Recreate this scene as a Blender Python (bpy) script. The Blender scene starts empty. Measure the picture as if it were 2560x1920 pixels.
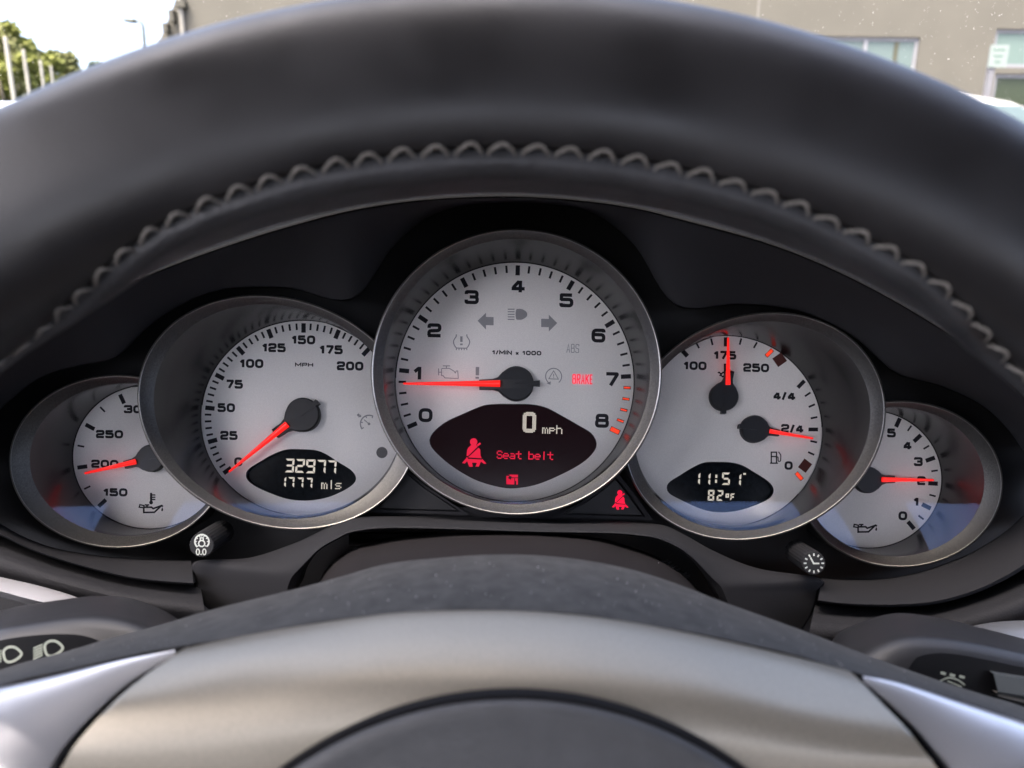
import bpy, math, random
from mathutils import Vector, Matrix
from mathutils.geometry import tessellate_polygon
random.seed(7)
R = math.radians
scene = bpy.context.scene
COL = scene.collection

# ------------------------------------------------------------------ camera
F = 1900.0                                   # focal length in units of the 2560 px wide photograph
cam_d = bpy.data.cameras.new('camera'); cam = bpy.data.objects.new('camera', cam_d); COL.objects.link(cam)
cam_d.sensor_width = 36.0; cam_d.lens = F / 2560 * 36
cam_d.clip_start = 0.01; cam_d.clip_end = 2000
CM = Matrix.Translation((0, 0, 1.0)) @ Matrix.Rotation(R(75), 4, 'X') @ Matrix.Rotation(R(0.8), 4, 'Z')
cam.matrix_world = CM
cam_d.dof.use_dof = True; cam_d.dof.focus_distance = 0.322; cam_d.dof.aperture_fstop = 14.0
scene.camera = cam

# ------------------------------------------------------------------ sky, sun, exposure
SUN_EL, SUN_AZ = 66, 218                      # degrees; azimuth measured from straight ahead towards the right
world = bpy.data.worlds.new('World'); scene.world = world; world.use_nodes = True
wn = world.node_tree.nodes; wl = world.node_tree.links
sky = wn.new('ShaderNodeTexSky'); sky.sky_type = 'NISHITA'; sky.sun_disc = False
sky.sun_elevation = R(SUN_EL); sky.sun_rotation = R(SUN_AZ); sky.dust_density = 7.0; sky.air_density = 0.55; sky.ozone_density = 0.3
bg = wn['Background']; bg.inputs['Strength'].default_value = 0.15
wl.new(sky.outputs[0], bg.inputs['Color'])
sun_d = bpy.data.lights.new('sun', 'SUN'); sun_d.energy = 0.6; sun_d.angle = R(12); sun_d.color = (1.0, 0.94, 0.86)
sun = bpy.data.objects.new('sun', sun_d); COL.objects.link(sun)
sd = Vector((math.sin(R(SUN_AZ)) * math.cos(R(SUN_EL)), math.cos(R(SUN_AZ)) * math.cos(R(SUN_EL)), math.sin(R(SUN_EL))))
sun.rotation_euler = sd.to_track_quat('Z', 'Y').to_euler(); sun.location = (3, 8, 12)
scene.view_settings.view_transform = 'Standard'; scene.view_settings.look = 'None'
scene.view_settings.exposure = 3.25; scene.view_settings.gamma = 1.0

# ------------------------------------------------------------------ materials
MATS = {}
def nodemat(name):
    m = bpy.data.materials.new(name); m.use_nodes = True
    return m, m.node_tree.nodes, m.node_tree.links, m.node_tree.nodes['Principled BSDF']
def mat(name, col, rough=0.5, metal=0.0, spec=0.5, noise=0.0, nscale=300.0, bump=0.0, bscale=900.0, bdist=0.0004, emit=None, estr=0.0, rvar=0.0, gloss=0.0, voronoi=False, detail=3.0):
    if name in MATS: return MATS[name]
    m, n, l, b = nodemat(name)
    b.inputs['Base Color'].default_value = (*col, 1); b.inputs['Roughness'].default_value = rough
    b.inputs['Metallic'].default_value = metal; b.inputs['Specular IOR Level'].default_value = spec
    b.inputs['Coat Weight'].default_value = gloss
    if emit: b.inputs['Emission Color'].default_value = (*emit, 1); b.inputs['Emission Strength'].default_value = estr
    tc = n.new('ShaderNodeTexCoord')
    if noise or rvar:
        t = n.new('ShaderNodeTexNoise'); t.inputs['Scale'].default_value = nscale; t.inputs['Detail'].default_value = detail
        l.new(tc.outputs['Object'], t.inputs['Vector'])
        if noise:
            mx = n.new('ShaderNodeMix'); mx.data_type = 'RGBA'
            mx.inputs[6].default_value = tuple(c * (1 - noise) for c in col) + (1,)
            mx.inputs[7].default_value = tuple(min(1, c * (1 + noise)) for c in col) + (1,)
            mr = n.new('ShaderNodeMapRange'); mr.inputs[1].default_value = 0.3; mr.inputs[2].default_value = 0.7
            l.new(t.outputs[0], mr.inputs[0]); l.new(mr.outputs[0], mx.inputs[0]); l.new(mx.outputs[2], b.inputs['Base Color'])
        if rvar:
            mr = n.new('ShaderNodeMapRange'); mr.inputs[1].default_value = 0.3; mr.inputs[2].default_value = 0.7
            mr.inputs[3].default_value = max(0.02, rough - rvar); mr.inputs[4].default_value = min(1, rough + rvar)
            l.new(t.outputs[0], mr.inputs[0]); l.new(mr.outputs[0], b.inputs['Roughness'])
    if bump:
        t = n.new('ShaderNodeTexVoronoi' if voronoi else 'ShaderNodeTexNoise'); t.inputs['Scale'].default_value = bscale
        l.new(tc.outputs['Object'], t.inputs['Vector'])
        bp = n.new('ShaderNodeBump'); bp.inputs['Strength'].default_value = bump; bp.inputs['Distance'].default_value = bdist
        l.new(t.outputs[0], bp.inputs['Height']); l.new(bp.outputs[0], b.inputs['Normal'])
    MATS[name] = m
    return m
def glass_mat(name, ior, tint=(1, 1, 1), rough=0.0, gloss=(1, 1, 1)):
    m = bpy.data.materials.new(name); m.use_nodes = True; n = m.node_tree.nodes; l = m.node_tree.links
    n.remove(n['Principled BSDF']); out = n['Material Output']
    tr = n.new('ShaderNodeBsdfTransparent'); tr.inputs[0].default_value = (*tint, 1)
    gl = n.new('ShaderNodeBsdfGlossy'); gl.inputs['Roughness'].default_value = rough; gl.inputs[0].default_value = (*gloss, 1)
    fr = n.new('ShaderNodeFresnel'); fr.inputs['IOR'].default_value = ior
    mx = n.new('ShaderNodeMixShader'); l.new(fr.outputs[0], mx.inputs[0]); l.new(tr.outputs[0], mx.inputs[1]); l.new(gl.outputs[0], mx.inputs[2])
    l.new(mx.outputs[0], out.inputs['Surface'])
    return m
M_leather = mat('black_leather', (0.0135, 0.0127, 0.0132), 0.4, spec=0.4, noise=0.2, nscale=45, bump=0.1, bscale=1200, bdist=0.0003, rvar=0.07)
M_leather_worn = mat('worn_grained_leather', (0.026, 0.0265, 0.029), 0.55, noise=0.35, nscale=70, bump=0.4, bscale=1100, bdist=0.0004, rvar=0.08, voronoi=True)
M_thread = mat('grey_thread', (0.165, 0.152, 0.135), 0.8, noise=0.25, nscale=800)
M_soft = mat('soft_black_plastic', (0.012, 0.012, 0.0135), 0.55, spec=0.35, bump=0.2, bscale=1500, bdist=0.0002)
M_hood = mat('hood_black_plastic', (0.026, 0.026, 0.029), 0.75, spec=0.15, bump=0.15, bscale=1500, bdist=0.0002)
M_lip = mat('dull_lip_plastic', (.009, .009, .009), .95, spec=.04)
M_gapshade = mat('dash_top_gap_shade', (.006, .006, .006), 1.0, spec=.05)  # near-black colour paints the shadow gap above the hood lip
M_void = mat('cavity_black', (0.006, 0.006, 0.007), 0.8, spec=0.1)
M_grain = mat('grained_dash_leather', (0.016, 0.016, 0.018), 0.7, spec=0.15, bump=0.3, bscale=1300, bdist=0.0003, voronoi=True)
M_trim = mat('dash_trim_plastic', (0.017, 0.0172, 0.0195), 0.75, spec=0.12, bump=0.2, bscale=1300, bdist=0.0002)
M_bezel = mat('titanium_bezel_paint', (0.105, 0.102, 0.097), 0.46, metal=0.8, noise=0.22, nscale=2600, detail=0)
M_bezel_edge = mat('bright_bezel_edge', (0.33, 0.32, 0.305), 0.34, metal=0.95, noise=0.15, nscale=2600, detail=0)
M_tube = mat('gauge_tube_grey', (0.009, 0.009, 0.01), 0.26, spec=0.5)
M_dial = mat('silver_dial_paint', (0.83, 0.805, 0.77), 0.5, noise=0.05, nscale=2500, detail=1, spec=0.4)
M_print = mat('black_dial_print', (0.012, 0.012, 0.016), 0.6, spec=0.2)
M_grey = mat('grey_dial_print', (0.3, 0.3, 0.31), 0.6, spec=0.2)
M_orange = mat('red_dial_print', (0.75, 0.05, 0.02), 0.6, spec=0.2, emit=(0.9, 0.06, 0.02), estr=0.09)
M_maroon = mat('dark_maroon_print', (0.085, 0.024, 0.02), 0.6, spec=0.2)
M_needle = mat('red_needle_plastic', (0.8, 0.015, 0.015), 0.3, emit=(1.0, 0.02, 0.015), estr=0.1)
M_cap = mat('needle_cap_black', (0.009, 0.01, 0.013), 0.45, spec=0.4, bump=0.1, bscale=1200, bdist=0.0002)
M_lcd = mat('dark_display_face', (0.005, 0.007, 0.009), 0.15, spec=0.1, noise=0.4, nscale=500)
M_seg = mat('lit_display_segment', (0.5, 0.47, 0.42), 0.6, emit=(0.85, 0.76, 0.62), estr=0.062)
M_redlit = mat('lit_red_display', (0.25, 0.003, 0.015), 0.6, emit=(0.9, 0.0, 0.045), estr=0.085)
M_brake = mat('lit_red_lettering', (0.5, 0.0, 0.015), 0.6, emit=(1.0, 0.0, 0.045), estr=0.11)
M_white = mat('white_symbol_print', (0.5, 0.53, 0.49), 0.6)
M_hubgrey = mat('dusty_hub_plastic', (0.043, 0.042, 0.040), 0.75, spec=0.2, noise=0.25, nscale=260, bump=0.3, bscale=900, bdist=0.0003)
M_silver = mat('satin_silver_paint', (0.255, 0.231, 0.187), 0.42, metal=0.6, noise=0.06, nscale=1800, detail=1)
M_bright = mat('bright_satin_metal', (0.6, 0.6, 0.62), 0.3, metal=0.78)
M_pad = mat('airbag_grained_plastic', (0.04, 0.041, 0.043), 0.6, bump=0.4, bscale=800, bdist=0.0004, noise=0.1, nscale=200)
M_column = mat('brown_black_column_plastic', (0.012, 0.0105, 0.011), 0.7, spec=0.12, bump=0.2, bscale=900, bdist=0.0002)
M_dust = mat('pale_dust', (0.75, 0.75, 0.72), 0.9)
M_stalk = mat('stalk_black_plastic', (0.013, 0.013, 0.0145), 0.45, spec=0.35, bump=0.15, bscale=1200, bdist=0.0002)
M_glass = glass_mat('gauge_lens_glass', 1.42, gloss=(.24, .37, .68))  # blue of the sky put into the lens reflection as a tint
M_wind = glass_mat('windscreen_glass', 1.3, (0.97, 0.985, 0.975))

# ------------------------------------------------------------------ geometry helpers
def W(X, Y, d):                               # millimetres right / up / away from the eye point -> world
    return CM @ Vector((X / 1000, Y / 1000, -d / 1000))
def K(px, py, d):
    return W((px - 1280) / F * d, (960 - py) / F * d, d)
class Plane:                                   # a tilted flat: depth dc at (cx, cy), sx, sy = depth change per mm right / up
    def __init__(s, dc, sx, sy, cx, cy):
        s.sx, s.sy = sx, sy
        s.k = dc - sx * (cx - 1280) / F * dc - sy * (960 - cy) / F * dc
        s.n = Vector((sx, sy, -1)).normalized()
    def pt(s, px, py, off=0.0):
        u, v = (px - 1280) / F, (960 - py) / F
        d = s.k / (1 - s.sx * u - s.sy * v)
        return W(u * d + s.n.x * off, v * d + s.n.y * off, d + s.n.z * off)
    def lift(s, px, py, off):                  # the point of the parallel flat standing off towards the driver
        u, v = (px - 1280) / F, (960 - py) / F
        d = (s.k - off * math.sqrt(1 + s.sx ** 2 + s.sy ** 2)) / (1 - s.sx * u - s.sy * v)
        return W(u * d, v * d, d)
def px_of(v):
    q = CM.inverted() @ Vector(v); return 1280 + F * q.x / -q.z, 960 - F * q.y / -q.z
def link(name, me, parent=None):
    o = bpy.data.objects.new(name, me); COL.objects.link(o)
    if parent is not None:
        o.parent = parent; o.matrix_parent_inverse = parent.matrix_world.inverted()
    return o
def mesh(name, verts, faces, m, parent=None, smooth=True, sharp=35):
    me = bpy.data.meshes.new(name); me.from_pydata([tuple(v) for v in verts], [], faces); me.validate(); me.update()
    if isinstance(m, (list, tuple)):
        for k in m: me.materials.append(k)
    else: me.materials.append(m)
    if smooth and len(me.polygons):
        me.shade_smooth(); me.set_sharp_from_angle(angle=R(sharp))
    return link(name, me, parent)
def thing(name, label, cat, loc, group=None, kind=None):
    o = bpy.data.objects.new(name, None); COL.objects.link(o); o.empty_display_size = 0.02
    o.location = loc; o.matrix_world = Matrix.Translation(loc)
    return tag(o, label, cat, group, kind)
def tag(o, label=None, cat=None, group=None, kind=None):
    if label: o['label'] = label
    if cat: o['category'] = cat
    if group: o['group'] = group
    if kind: o['kind'] = kind
    return o
def cr(pts, n, closed=False, by_index=False):  # Catmull-Rom resampling of a polyline (any dimension)
    P = [tuple(map(float, p)) for p in pts]; m = len(P); out = []
    segs = m if closed else m - 1
    def at(i, t):
        if closed: q = [P[(i + k - 1) % m] for k in range(4)]
        else: q = [P[max(0, min(m - 1, i + k - 1))] for k in range(4)]
        return tuple(0.5 * (2 * b + (c - a) * t + (2 * a - 5 * b + 4 * c - d) * t * t + (3 * b - a - 3 * c + d) * t ** 3) for a, b, c, d in zip(*q))
    if by_index:
        for j in range(n):
            u = j * segs / (n if closed else n - 1); i = min(int(u), segs - 1); out.append(at(i, u - i))
        return out
    fine = []; S = 24
    for i in range(segs):
        for k in range(S): fine.append(at(i, k / S))
    fine.append(at(segs - 1, 1.0))
    L = [0.0]
    for a, b in zip(fine, fine[1:]): L.append(L[-1] + math.dist(a[:2], b[:2]))
    i = 0
    for j in range(n):
        t = L[-1] * j / (n if closed else n - 1)
        while i < len(L) - 2 and L[i + 1] < t: i += 1
        w = (t - L[i]) / max(1e-9, L[i + 1] - L[i]); out.append(tuple(a + (b - a) * w for a, b in zip(fine[i], fine[i + 1])))
    return out
def loft(rows, closed=False):
    n = len(rows[0]); V = [p for r in rows for p in r]; Fc = []
    for a in range(len(rows) - 1):
        for j in range(n if closed else n - 1):
            k = (j + 1) % n
            Fc.append((a * n + j, a * n + k, (a + 1) * n + k, (a + 1) * n + j))
    return V, Fc
def rowsmooth(rows, per=4):                    # smooth a stack of equal-length rows across the rows
    n = len(rows[0]); cols = [cr([tuple(r[j]) for r in rows], per * (len(rows) - 1) + 1, by_index=True) for j in range(n)]
    return [[Vector(c[i]) for c in cols] for i in range(len(cols[0]))]
def KR(pts, n, d=None, by_index=False):
    P = [(p[0], p[1], p[2] if len(p) > 2 else d) for p in pts]
    return [K(*q) for q in cr(P, n, by_index=by_index)]
def ell(cx, cy, a, b, phi=0, n=128, a0=0):
    c, s = math.cos(R(phi)), math.sin(R(phi)); out = []
    for i in range(n):
        t = 2 * math.pi * i / n + a0
        x, y = a * math.cos(t), b * math.sin(t); out.append((cx + x * c - y * s, cy + x * s + y * c))
    return out
def box(name, p0, p1, m, parent=None, bev=0.0):
    x0, y0, z0 = p0; x1, y1, z1 = p1
    V = [(x, y, z) for x in (x0, x1) for y in (y0, y1) for z in (z0, z1)]
    Fc = [(0, 1, 3, 2), (4, 6, 7, 5), (0, 4, 5, 1), (2, 3, 7, 6), (0, 2, 6, 4), (1, 5, 7, 3)]
    return mesh(name, V, Fc, m, parent, smooth=False)
def tube_path(path, rad, seg=8, caps=True):
    V, Fc = [], []; n = len(path)
    for i, p in enumerate(path):
        p = Vector(p); t = (Vector(path[min(n - 1, i + 1)]) - Vector(path[max(0, i - 1)])).normalized()
        a = t.cross(Vector((0.13, 0.2, 0.97)))
        if a.length < 1e-3: a = t.cross(Vector((1, 0, 0)))
        a.normalize(); b = t.cross(a); r = rad[i] if isinstance(rad, (list, tuple)) else rad
        for k in range(seg):
            q = 2 * math.pi * k / seg; V.append(p + (a * math.cos(q) + b * math.sin(q)) * r)
    for i in range(n - 1):
        for k in range(seg): Fc.append((i * seg + k, i * seg + (k + 1) % seg, (i + 1) * seg + (k + 1) % seg, (i + 1) * seg + k))
    if caps: Fc += [tuple(range(seg))[::-1], tuple((n - 1) * seg + k for k in range(seg))]
    return V, Fc

# ------------------------------------------------------------------ flat print: strokes, polygons, glyphs
def rounded(pts, r, closed=False, k=4):
    n = len(pts); out = []
    for i in range(n):
        if not closed and i in (0, n - 1): out.append(pts[i]); continue
        a, b, c = Vector(pts[i - 1]), Vector(pts[i]), Vector(pts[(i + 1) % n])
        rr = min(r, (a - b).length * 0.44, (c - b).length * 0.44)
        p, q = b + (a - b).normalized() * rr, b + (c - b).normalized() * rr
        for j in range(k + 1):
            t = j / k; w = p * (1 - t) ** 2 + b * 2 * t * (1 - t) + q * t * t; out.append((w.x, w.y))
    return out
class Print:
    """collects flat shapes given in photograph pixels and lays them on a plane as one mesh"""
    def __init__(s, plane, off=0.12): s.pl, s.off, s.V, s.F = plane, off, [], []
    def add(s, pts, faces):
        b = len(s.V); s.V += [s.pl.pt(x, y, s.off) for x, y in pts]; s.F += [tuple(b + i for i in f) for f in faces]; s.off += 0.003
    def poly(s, pts):
        t = tessellate_polygon([[Vector((x, y, 0)) for x, y in pts]]); s.add(pts, t)
    def rect(s, cx, cy, w, h, ang=0):
        c, q = math.cos(R(ang)), math.sin(R(ang))
        s.add([(cx + x * c - y * q, cy + x * q + y * c) for x, y in ((-w / 2, -h / 2), (w / 2, -h / 2), (w / 2, h / 2), (-w / 2, h / 2))], [(0, 1, 2, 3)])
    def disc(s, cx, cy, r, n=24): s.add(ell(cx, cy, r, r, n=n), [tuple(range(n))])
    def stroke(s, pts, t, closed=False):
        P = [Vector(p) for p in pts]
        P = [p for i, p in enumerate(P) if i == 0 or (p - P[i - 1]).length > 1e-4]
        n = len(P); out = []
        for i in range(n):
            d0 = (P[i] - P[i - 1]) if (i > 0 or closed) else (P[1] - P[0])
            d1 = (P[(i + 1) % n] - P[i]) if (i < n - 1 or closed) else d0
            d0 = d0.normalized(); d1 = d1.normalized(); n0 = Vector((-d0.y, d0.x)); n1 = Vector((-d1.y, d1.x))
            m = n0 + n1
            if m.length < 1e-3: m = n0
            m.normalize(); k = t / 2 / max(0.45, m.dot(n0))
            out += [tuple(P[i] + m * k), tuple(P[i] - m * k)]
        q = [(2 * i, 2 * i + 1, 2 * ((i + 1) % n) + 1, 2 * ((i + 1) % n)) for i in range(n if closed else n - 1)]
        s.add(out, q)
    def build(s, name, m, parent, label=None):
        o = mesh(name, s.V, s.F, m, parent, smooth=False)
        if label: o['label'] = label
        return o
G = {   # wide grotesque numerals: (points, closed, corner radius) in a unit square, y downwards; width factor
 '0': (1, [([(0, 0), (1, 0), (1, 1), (0, 1)], 1, .3)]),
 '1': (.62, [([(.72, -.1), (.72, 1.1)], 0, 0), ([(-.22, .36), (.62, .02)], 0, 0)]),
 '2': (1, [([(0, .28), (0, 0), (1, 0), (1, .5), (0, .56), (0, 1)], 0, .26), ([(-.1, 1), (1.1, 1)], 0, 0)]),
 '3': (1, [([(0, .22), (0, 0), (1, 0), (1, .48), (.32, .48)], 0, .24), ([(.32, .48), (1.03, .48), (1.03, 1), (0, 1), (0, .74)], 0, .24)]),
 '4': (1, [([(.72, 1.1), (.72, 0)], 0, 0), ([(.60, .05), (.06, .66)], 0, 0), ([(-.1, .76), (1.14, .76)], 0, 0)]),
 '5': (1, [([(1.02, 0), (.02, 0), (.02, .5)], 0, .02), ([(-.04, .42), (1, .42), (1, 1), (0, 1), (0, .76)], 0, .26)]),
 '6': (1, [([(1, .2), (1, 0), (0, 0), (0, 1), (1, 1), (1, .42), (0, .42)], 0, .26)]),
 '7': (.95, [([(-.1, 0), (1, 0), (1, .08), (.36, 1.1)], 0, .06)]),
 '8': (1, [([(.05, 0), (.95, 0), (.95, .46), (.05, .46)], 1, .2), ([(0, .46), (1, .46), (1, 1), (0, 1)], 1, .26)]),
 '/': (.6, [([(-.05, 1.12), (1.0, -.1)], 0, 0)]),
 'M': (1.2, [([(0, 1.1), (0, 0), (.5, .75), (1, 0), (1, 1.1)], 0, 0)]),
 'P': (1, [([(0, 1.1), (0, 0), (1, 0), (1, .58), (0, .58)], 0, .15)]),
 'H': (1, [([(0, -.1), (0, 1.1)], 0, 0), ([(1, -.1), (1, 1.1)], 0, 0), ([(0, .5), (1, .5)], 0, 0)]),
 'I': (.12, [([(.5, -.1), (.5, 1.1)], 0, 0)]),
 'N': (1, [([(0, 1.1), (0, 0), (1, 1), (1, -.1)], 0, 0)]),
 'x': (.75, [([(0, .35), (1, 1.08)], 0, 0), ([(1, .35), (0, 1.08)], 0, 0)]),
 'A': (1, [([(0, 1.06), (.5, 0), (1, 1.06)], 0, 0), ([(.2, .7), (.8, .7)], 0, 0)]),
 'B': (1, [([(0, 0), (.9, 0), (.9, .48), (0, .48)], 1, .2), ([(0, .48), (1, .48), (1, 1), (0, 1)], 1, .2)]),
 'S': (1, [([(1, .22), (1, 0), (0, 0), (0, .45), (1, .55), (1, 1), (0, 1), (0, .78)], 0, .25)]),
 'R': (1, [([(0, 1.06), (0, 0), (1, 0), (1, .5), (0, .5)], 0, .2), ([(.5, .5), (1, 1.06)], 0, 0)]),
 'K': (1, [([(0, -.06), (0, 1.06)], 0, 0), ([(1, -.04), (.05, .58)], 0, 0), ([(.35, .4), (1, 1.04)], 0, 0)]),
 'E': (.85, [([(1, 0), (0, 0), (0, 1), (1, 1)], 0, 0), ([(0, .48), (.85, .48)], 0, 0)]),
 '.': (.0, [([(0, .98), (0, 1.1)], 0, 0)]), ' ': (.5, []),
}
ROLL = 1.4
def text(pr, s, cx, cy, h, w, t, gap, ang=ROLL):
    """lay a string centred at (cx, cy): height h, digit width w, stroke t, gap (all px)"""
    ws = [max(t, G[c][0] * w) for c in s]; tot = sum(ws) + gap * (len(s) - 1); x = -tot / 2
    c_, s_ = math.cos(R(ang)), math.sin(R(ang))
    for ch, cw in zip(s, ws):
        for pts, closed, r in G[ch][1]:
            P = [(x + t / 2 + p[0] * (cw - t), -h / 2 + t / 2 + p[1] * (h - t)) for p in pts]
            lo, hi = -h / 2 , h / 2
            P = [(px_, max(lo if closed == 0 and False else lo, min(hi, py_))) for px_, py_ in P]
            if r: P = rounded(P, r * min(h, w), closed)
            pr.stroke([(cx + a * c_ - b * s_, cy + a * s_ + b * c_) for a, b in P], t, closed)
        x += cw + gap
SEG = {'0': 'abcdef', '1': 'bc', '2': 'abged', '3': 'abgcd', '4': 'fgbc', '5': 'afgcd', '7': 'abc', '8': 'abcdefg', '9': 'abfgcd', 'F': 'aefg', 'o': 'abgf'}
def seg7(pr, ch, x, y, w, h, t, ang=ROLL, lean=0.0):
    g = t * 0.16; m = h / 2
    S = {'a': [(g, 0), (w - g, 0), (w - t - g, t), (t + g, t)], 'd': [(t + g, h - t), (w - t - g, h - t), (w - g, h), (g, h)],
         'g': [(g + t * .5, m), (t + g, m - t / 2), (w - t - g, m - t / 2), (w - g - t * .5, m), (w - t - g, m + t / 2), (t + g, m + t / 2)],
         'f': [(0, g), (t, t + g), (t, m - t / 2 - g), (t * .5, m - g), (0, m - g - t * .4)], 'e': [(0, m + g + t * .4), (t * .5, m + g), (t, m + t / 2 + g), (t, h - t - g), (0, h - g)]}
    S['b'] = [(w - a, b) for a, b in S['f']][::-1]; S['c'] = [(w - a, b) for a, b in S['e']][::-1]
    c_, s_ = math.cos(R(ang)), math.sin(R(ang))
    for k in SEG[ch]:
        pr.poly([(x + (a - (b - m) * lean) * c_ - b * s_, y + a * s_ + b * c_) for a, b in S[k]])
PIX = {'S': '.###. #...# #.... .###. ....# #...# .###.', 'e': '..... ..... .###. #...# ##### #.... .###.', 'a': '..... ..... .###. ....# .#### #...# .####',
       't': '..#.. ..#.. ##### ..#.. ..#.. ..#.. ...##', 'b': '#.... #.... ####. #...# #...# #...# ####.', 'l': '..#.. ..#.. ..#.. ..#.. ..#.. ..#.. ..#..',
       'm': '..... ..... ##.#. #.#.# #.#.# #.#.# #.#.#', 'p': '..... ..... ####. #...# ####. #.... #....', 'h': '#.... #.... ####. #...# #...# #...# #...#',
       's': '..... ..... .#### #.... .###. ....# ####.', ' ': '..... ..... ..... ..... ..... ..... .....'}
def pixtext(pr, s, x, y, pit, adv=6, ang=ROLL, pw=0.86, ph=0.86):
    c_, s_ = math.cos(R(ang)), math.sin(R(ang))
    for i, ch in enumerate(s):
        for r, row in enumerate(PIX[ch].split()):
            for k, v in enumerate(row):
                if v == '#':
                    a, b = (i * adv + k + .5) * pit, (r + .5) * pit; pr.rect(x + a * c_ - b * s_, y + a * s_ + b * c_, pit * pw, pit * ph, ang)

# ------------------------------------------------------------------ gauges
SY = 0.137                                    # cluster faces lean back about 8 degrees to the line of sight
def lens_shape(pts, n=72): return [p[:2] for p in cr(pts, n, closed=True)]
IM = CM.inverted()
def inside(e, v, k):
    q = IM @ Vector(v); x, y = 1280 + F * q.x / -q.z - e[0], 960 - F * q.y / -q.z - e[1]; c, s = math.cos(R(e[4])), math.sin(R(e[4]))
    return ((x * c + y * s) / e[2]) ** 2 + ((-x * s + y * c) / e[3]) ** 2 < k * k
def cut_away(V, Fc, front):                    # a ring is interrupted where the gauge in front of it stands
    if front is None: return V, Fc
    ins = [inside(front, v, .985) for v in V]
    return V, [f for f in Fc if not all(ins[i] for i in f)]
def gauge(name, label, outer, inner, dial, o_plane, d_plane, windows=(), skirt=38, front=None):
    g = thing(name, label, 'gauge', d_plane.pt(dial[0], dial[1]))
    N = 144
    def rim(e, off, grow=0.0): return [o_plane.lift(x, y, off) for x, y in ell(e[0], e[1], e[2] + grow, e[3] + grow, e[4], N)]
    # bezel: skirt, bright outer lip, sloped painted face
    mid = [(inner[i] * .5 + outer[i] * .5) for i in range(5)]
    rows = [[o_plane.pt(x, y, -skirt) for x, y in ell(*[outer[0], outer[1], outer[2] - 6, outer[3] - 6, outer[4]], N)], rim(outer, -2.2, 0), rim(outer, -0.7, -0.6)]
    V, Fc = cut_away(*loft(rows, True), front); mesh('barrel', V, Fc, M_soft, g)
    rows = [rim(outer, -0.7, -0.6), rim(outer, -0.2, -1.6), rim(outer, 0.0, -4.0), rim(outer, -0.25, -6.0)]
    V, Fc = cut_away(*loft(rows, True), front); mesh('bezel_lip', V, Fc, M_bezel_edge, g, sharp=60)
    rows = [rim(outer, -0.25, -6.0), rim(mid, -2.6), rim(inner, -5.0)]
    V, Fc = cut_away(*loft(rows, True), front); mesh('bezel', V, Fc, M_bezel, g)
    ring_in = rim(inner, -5.0)
    ring_in2 = rim(inner, -5.6, -1.5)
    dl = [d_plane.pt(x, y) for x, y in ell(dial[0], dial[1], dial[2] + 1.5, dial[3] + 1.5, 0, N)]
    # tube rows between the glass seat and the dial
    rows = [ring_in, ring_in2]
    for t in (0.25, 0.5, 0.75, 1.0): rows.append([a.lerp(b, t) for a, b in zip(ring_in2, dl)])
    V, Fc = cut_away(*loft(rows, True), front); mesh('tube', V, Fc, M_tube, g)
    # dial face, cut out for the display windows
    loops = [ell(dial[0], dial[1], dial[2], dial[3], 0, N)] + list(windows)
    flat = [p for lp in loops for p in lp]
    tess = tessellate_polygon([[Vector((x, y, 0)) for x, y in lp] for lp in loops])
    face = mesh('dial', [d_plane.pt(x, y) for x, y in flat], tess, M_dial, g, smooth=False)
    disp = None
    for w in windows:
        n = len(w); cx, cy = sum(p[0] for p in w) / n, sum(p[1] for p in w) / n
        V, Fc = loft([[d_plane.pt(x, y, 0) for x, y in w], [d_plane.pt(x, y, -2.6) for x, y in w]], True)
        disp = mesh('display', [d_plane.pt(x, y, -2.5) for x, y in [(cx + (x - cx) * 1.05, cy + (y - cy) * 1.05) for x, y in w]], [tuple(range(n))], M_lcd, g, smooth=False)
        mesh('display_frame', V, Fc, M_print, disp)
    # lens glass
    rows = [[o_plane.lift(x, y, -5.25) for x, y in ell(inner[0], inner[1], (inner[2] - .6) * k / 12, (inner[3] - .6) * k / 12, inner[4], N)] for k in range(1, 13)]
    V, Fc = loft(rows, True); Fc.append(tuple(range(N))); V, Fc = cut_away(V, Fc, front); mesh('lens', V, Fc, M_glass, g, smooth=False)
    return g, face, disp
M_glow = mat('faintly_red_backlit_display', (.006, .006, .007), .15, spec=.22, emit=(.6, .04, .09), estr=.0009)
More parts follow.
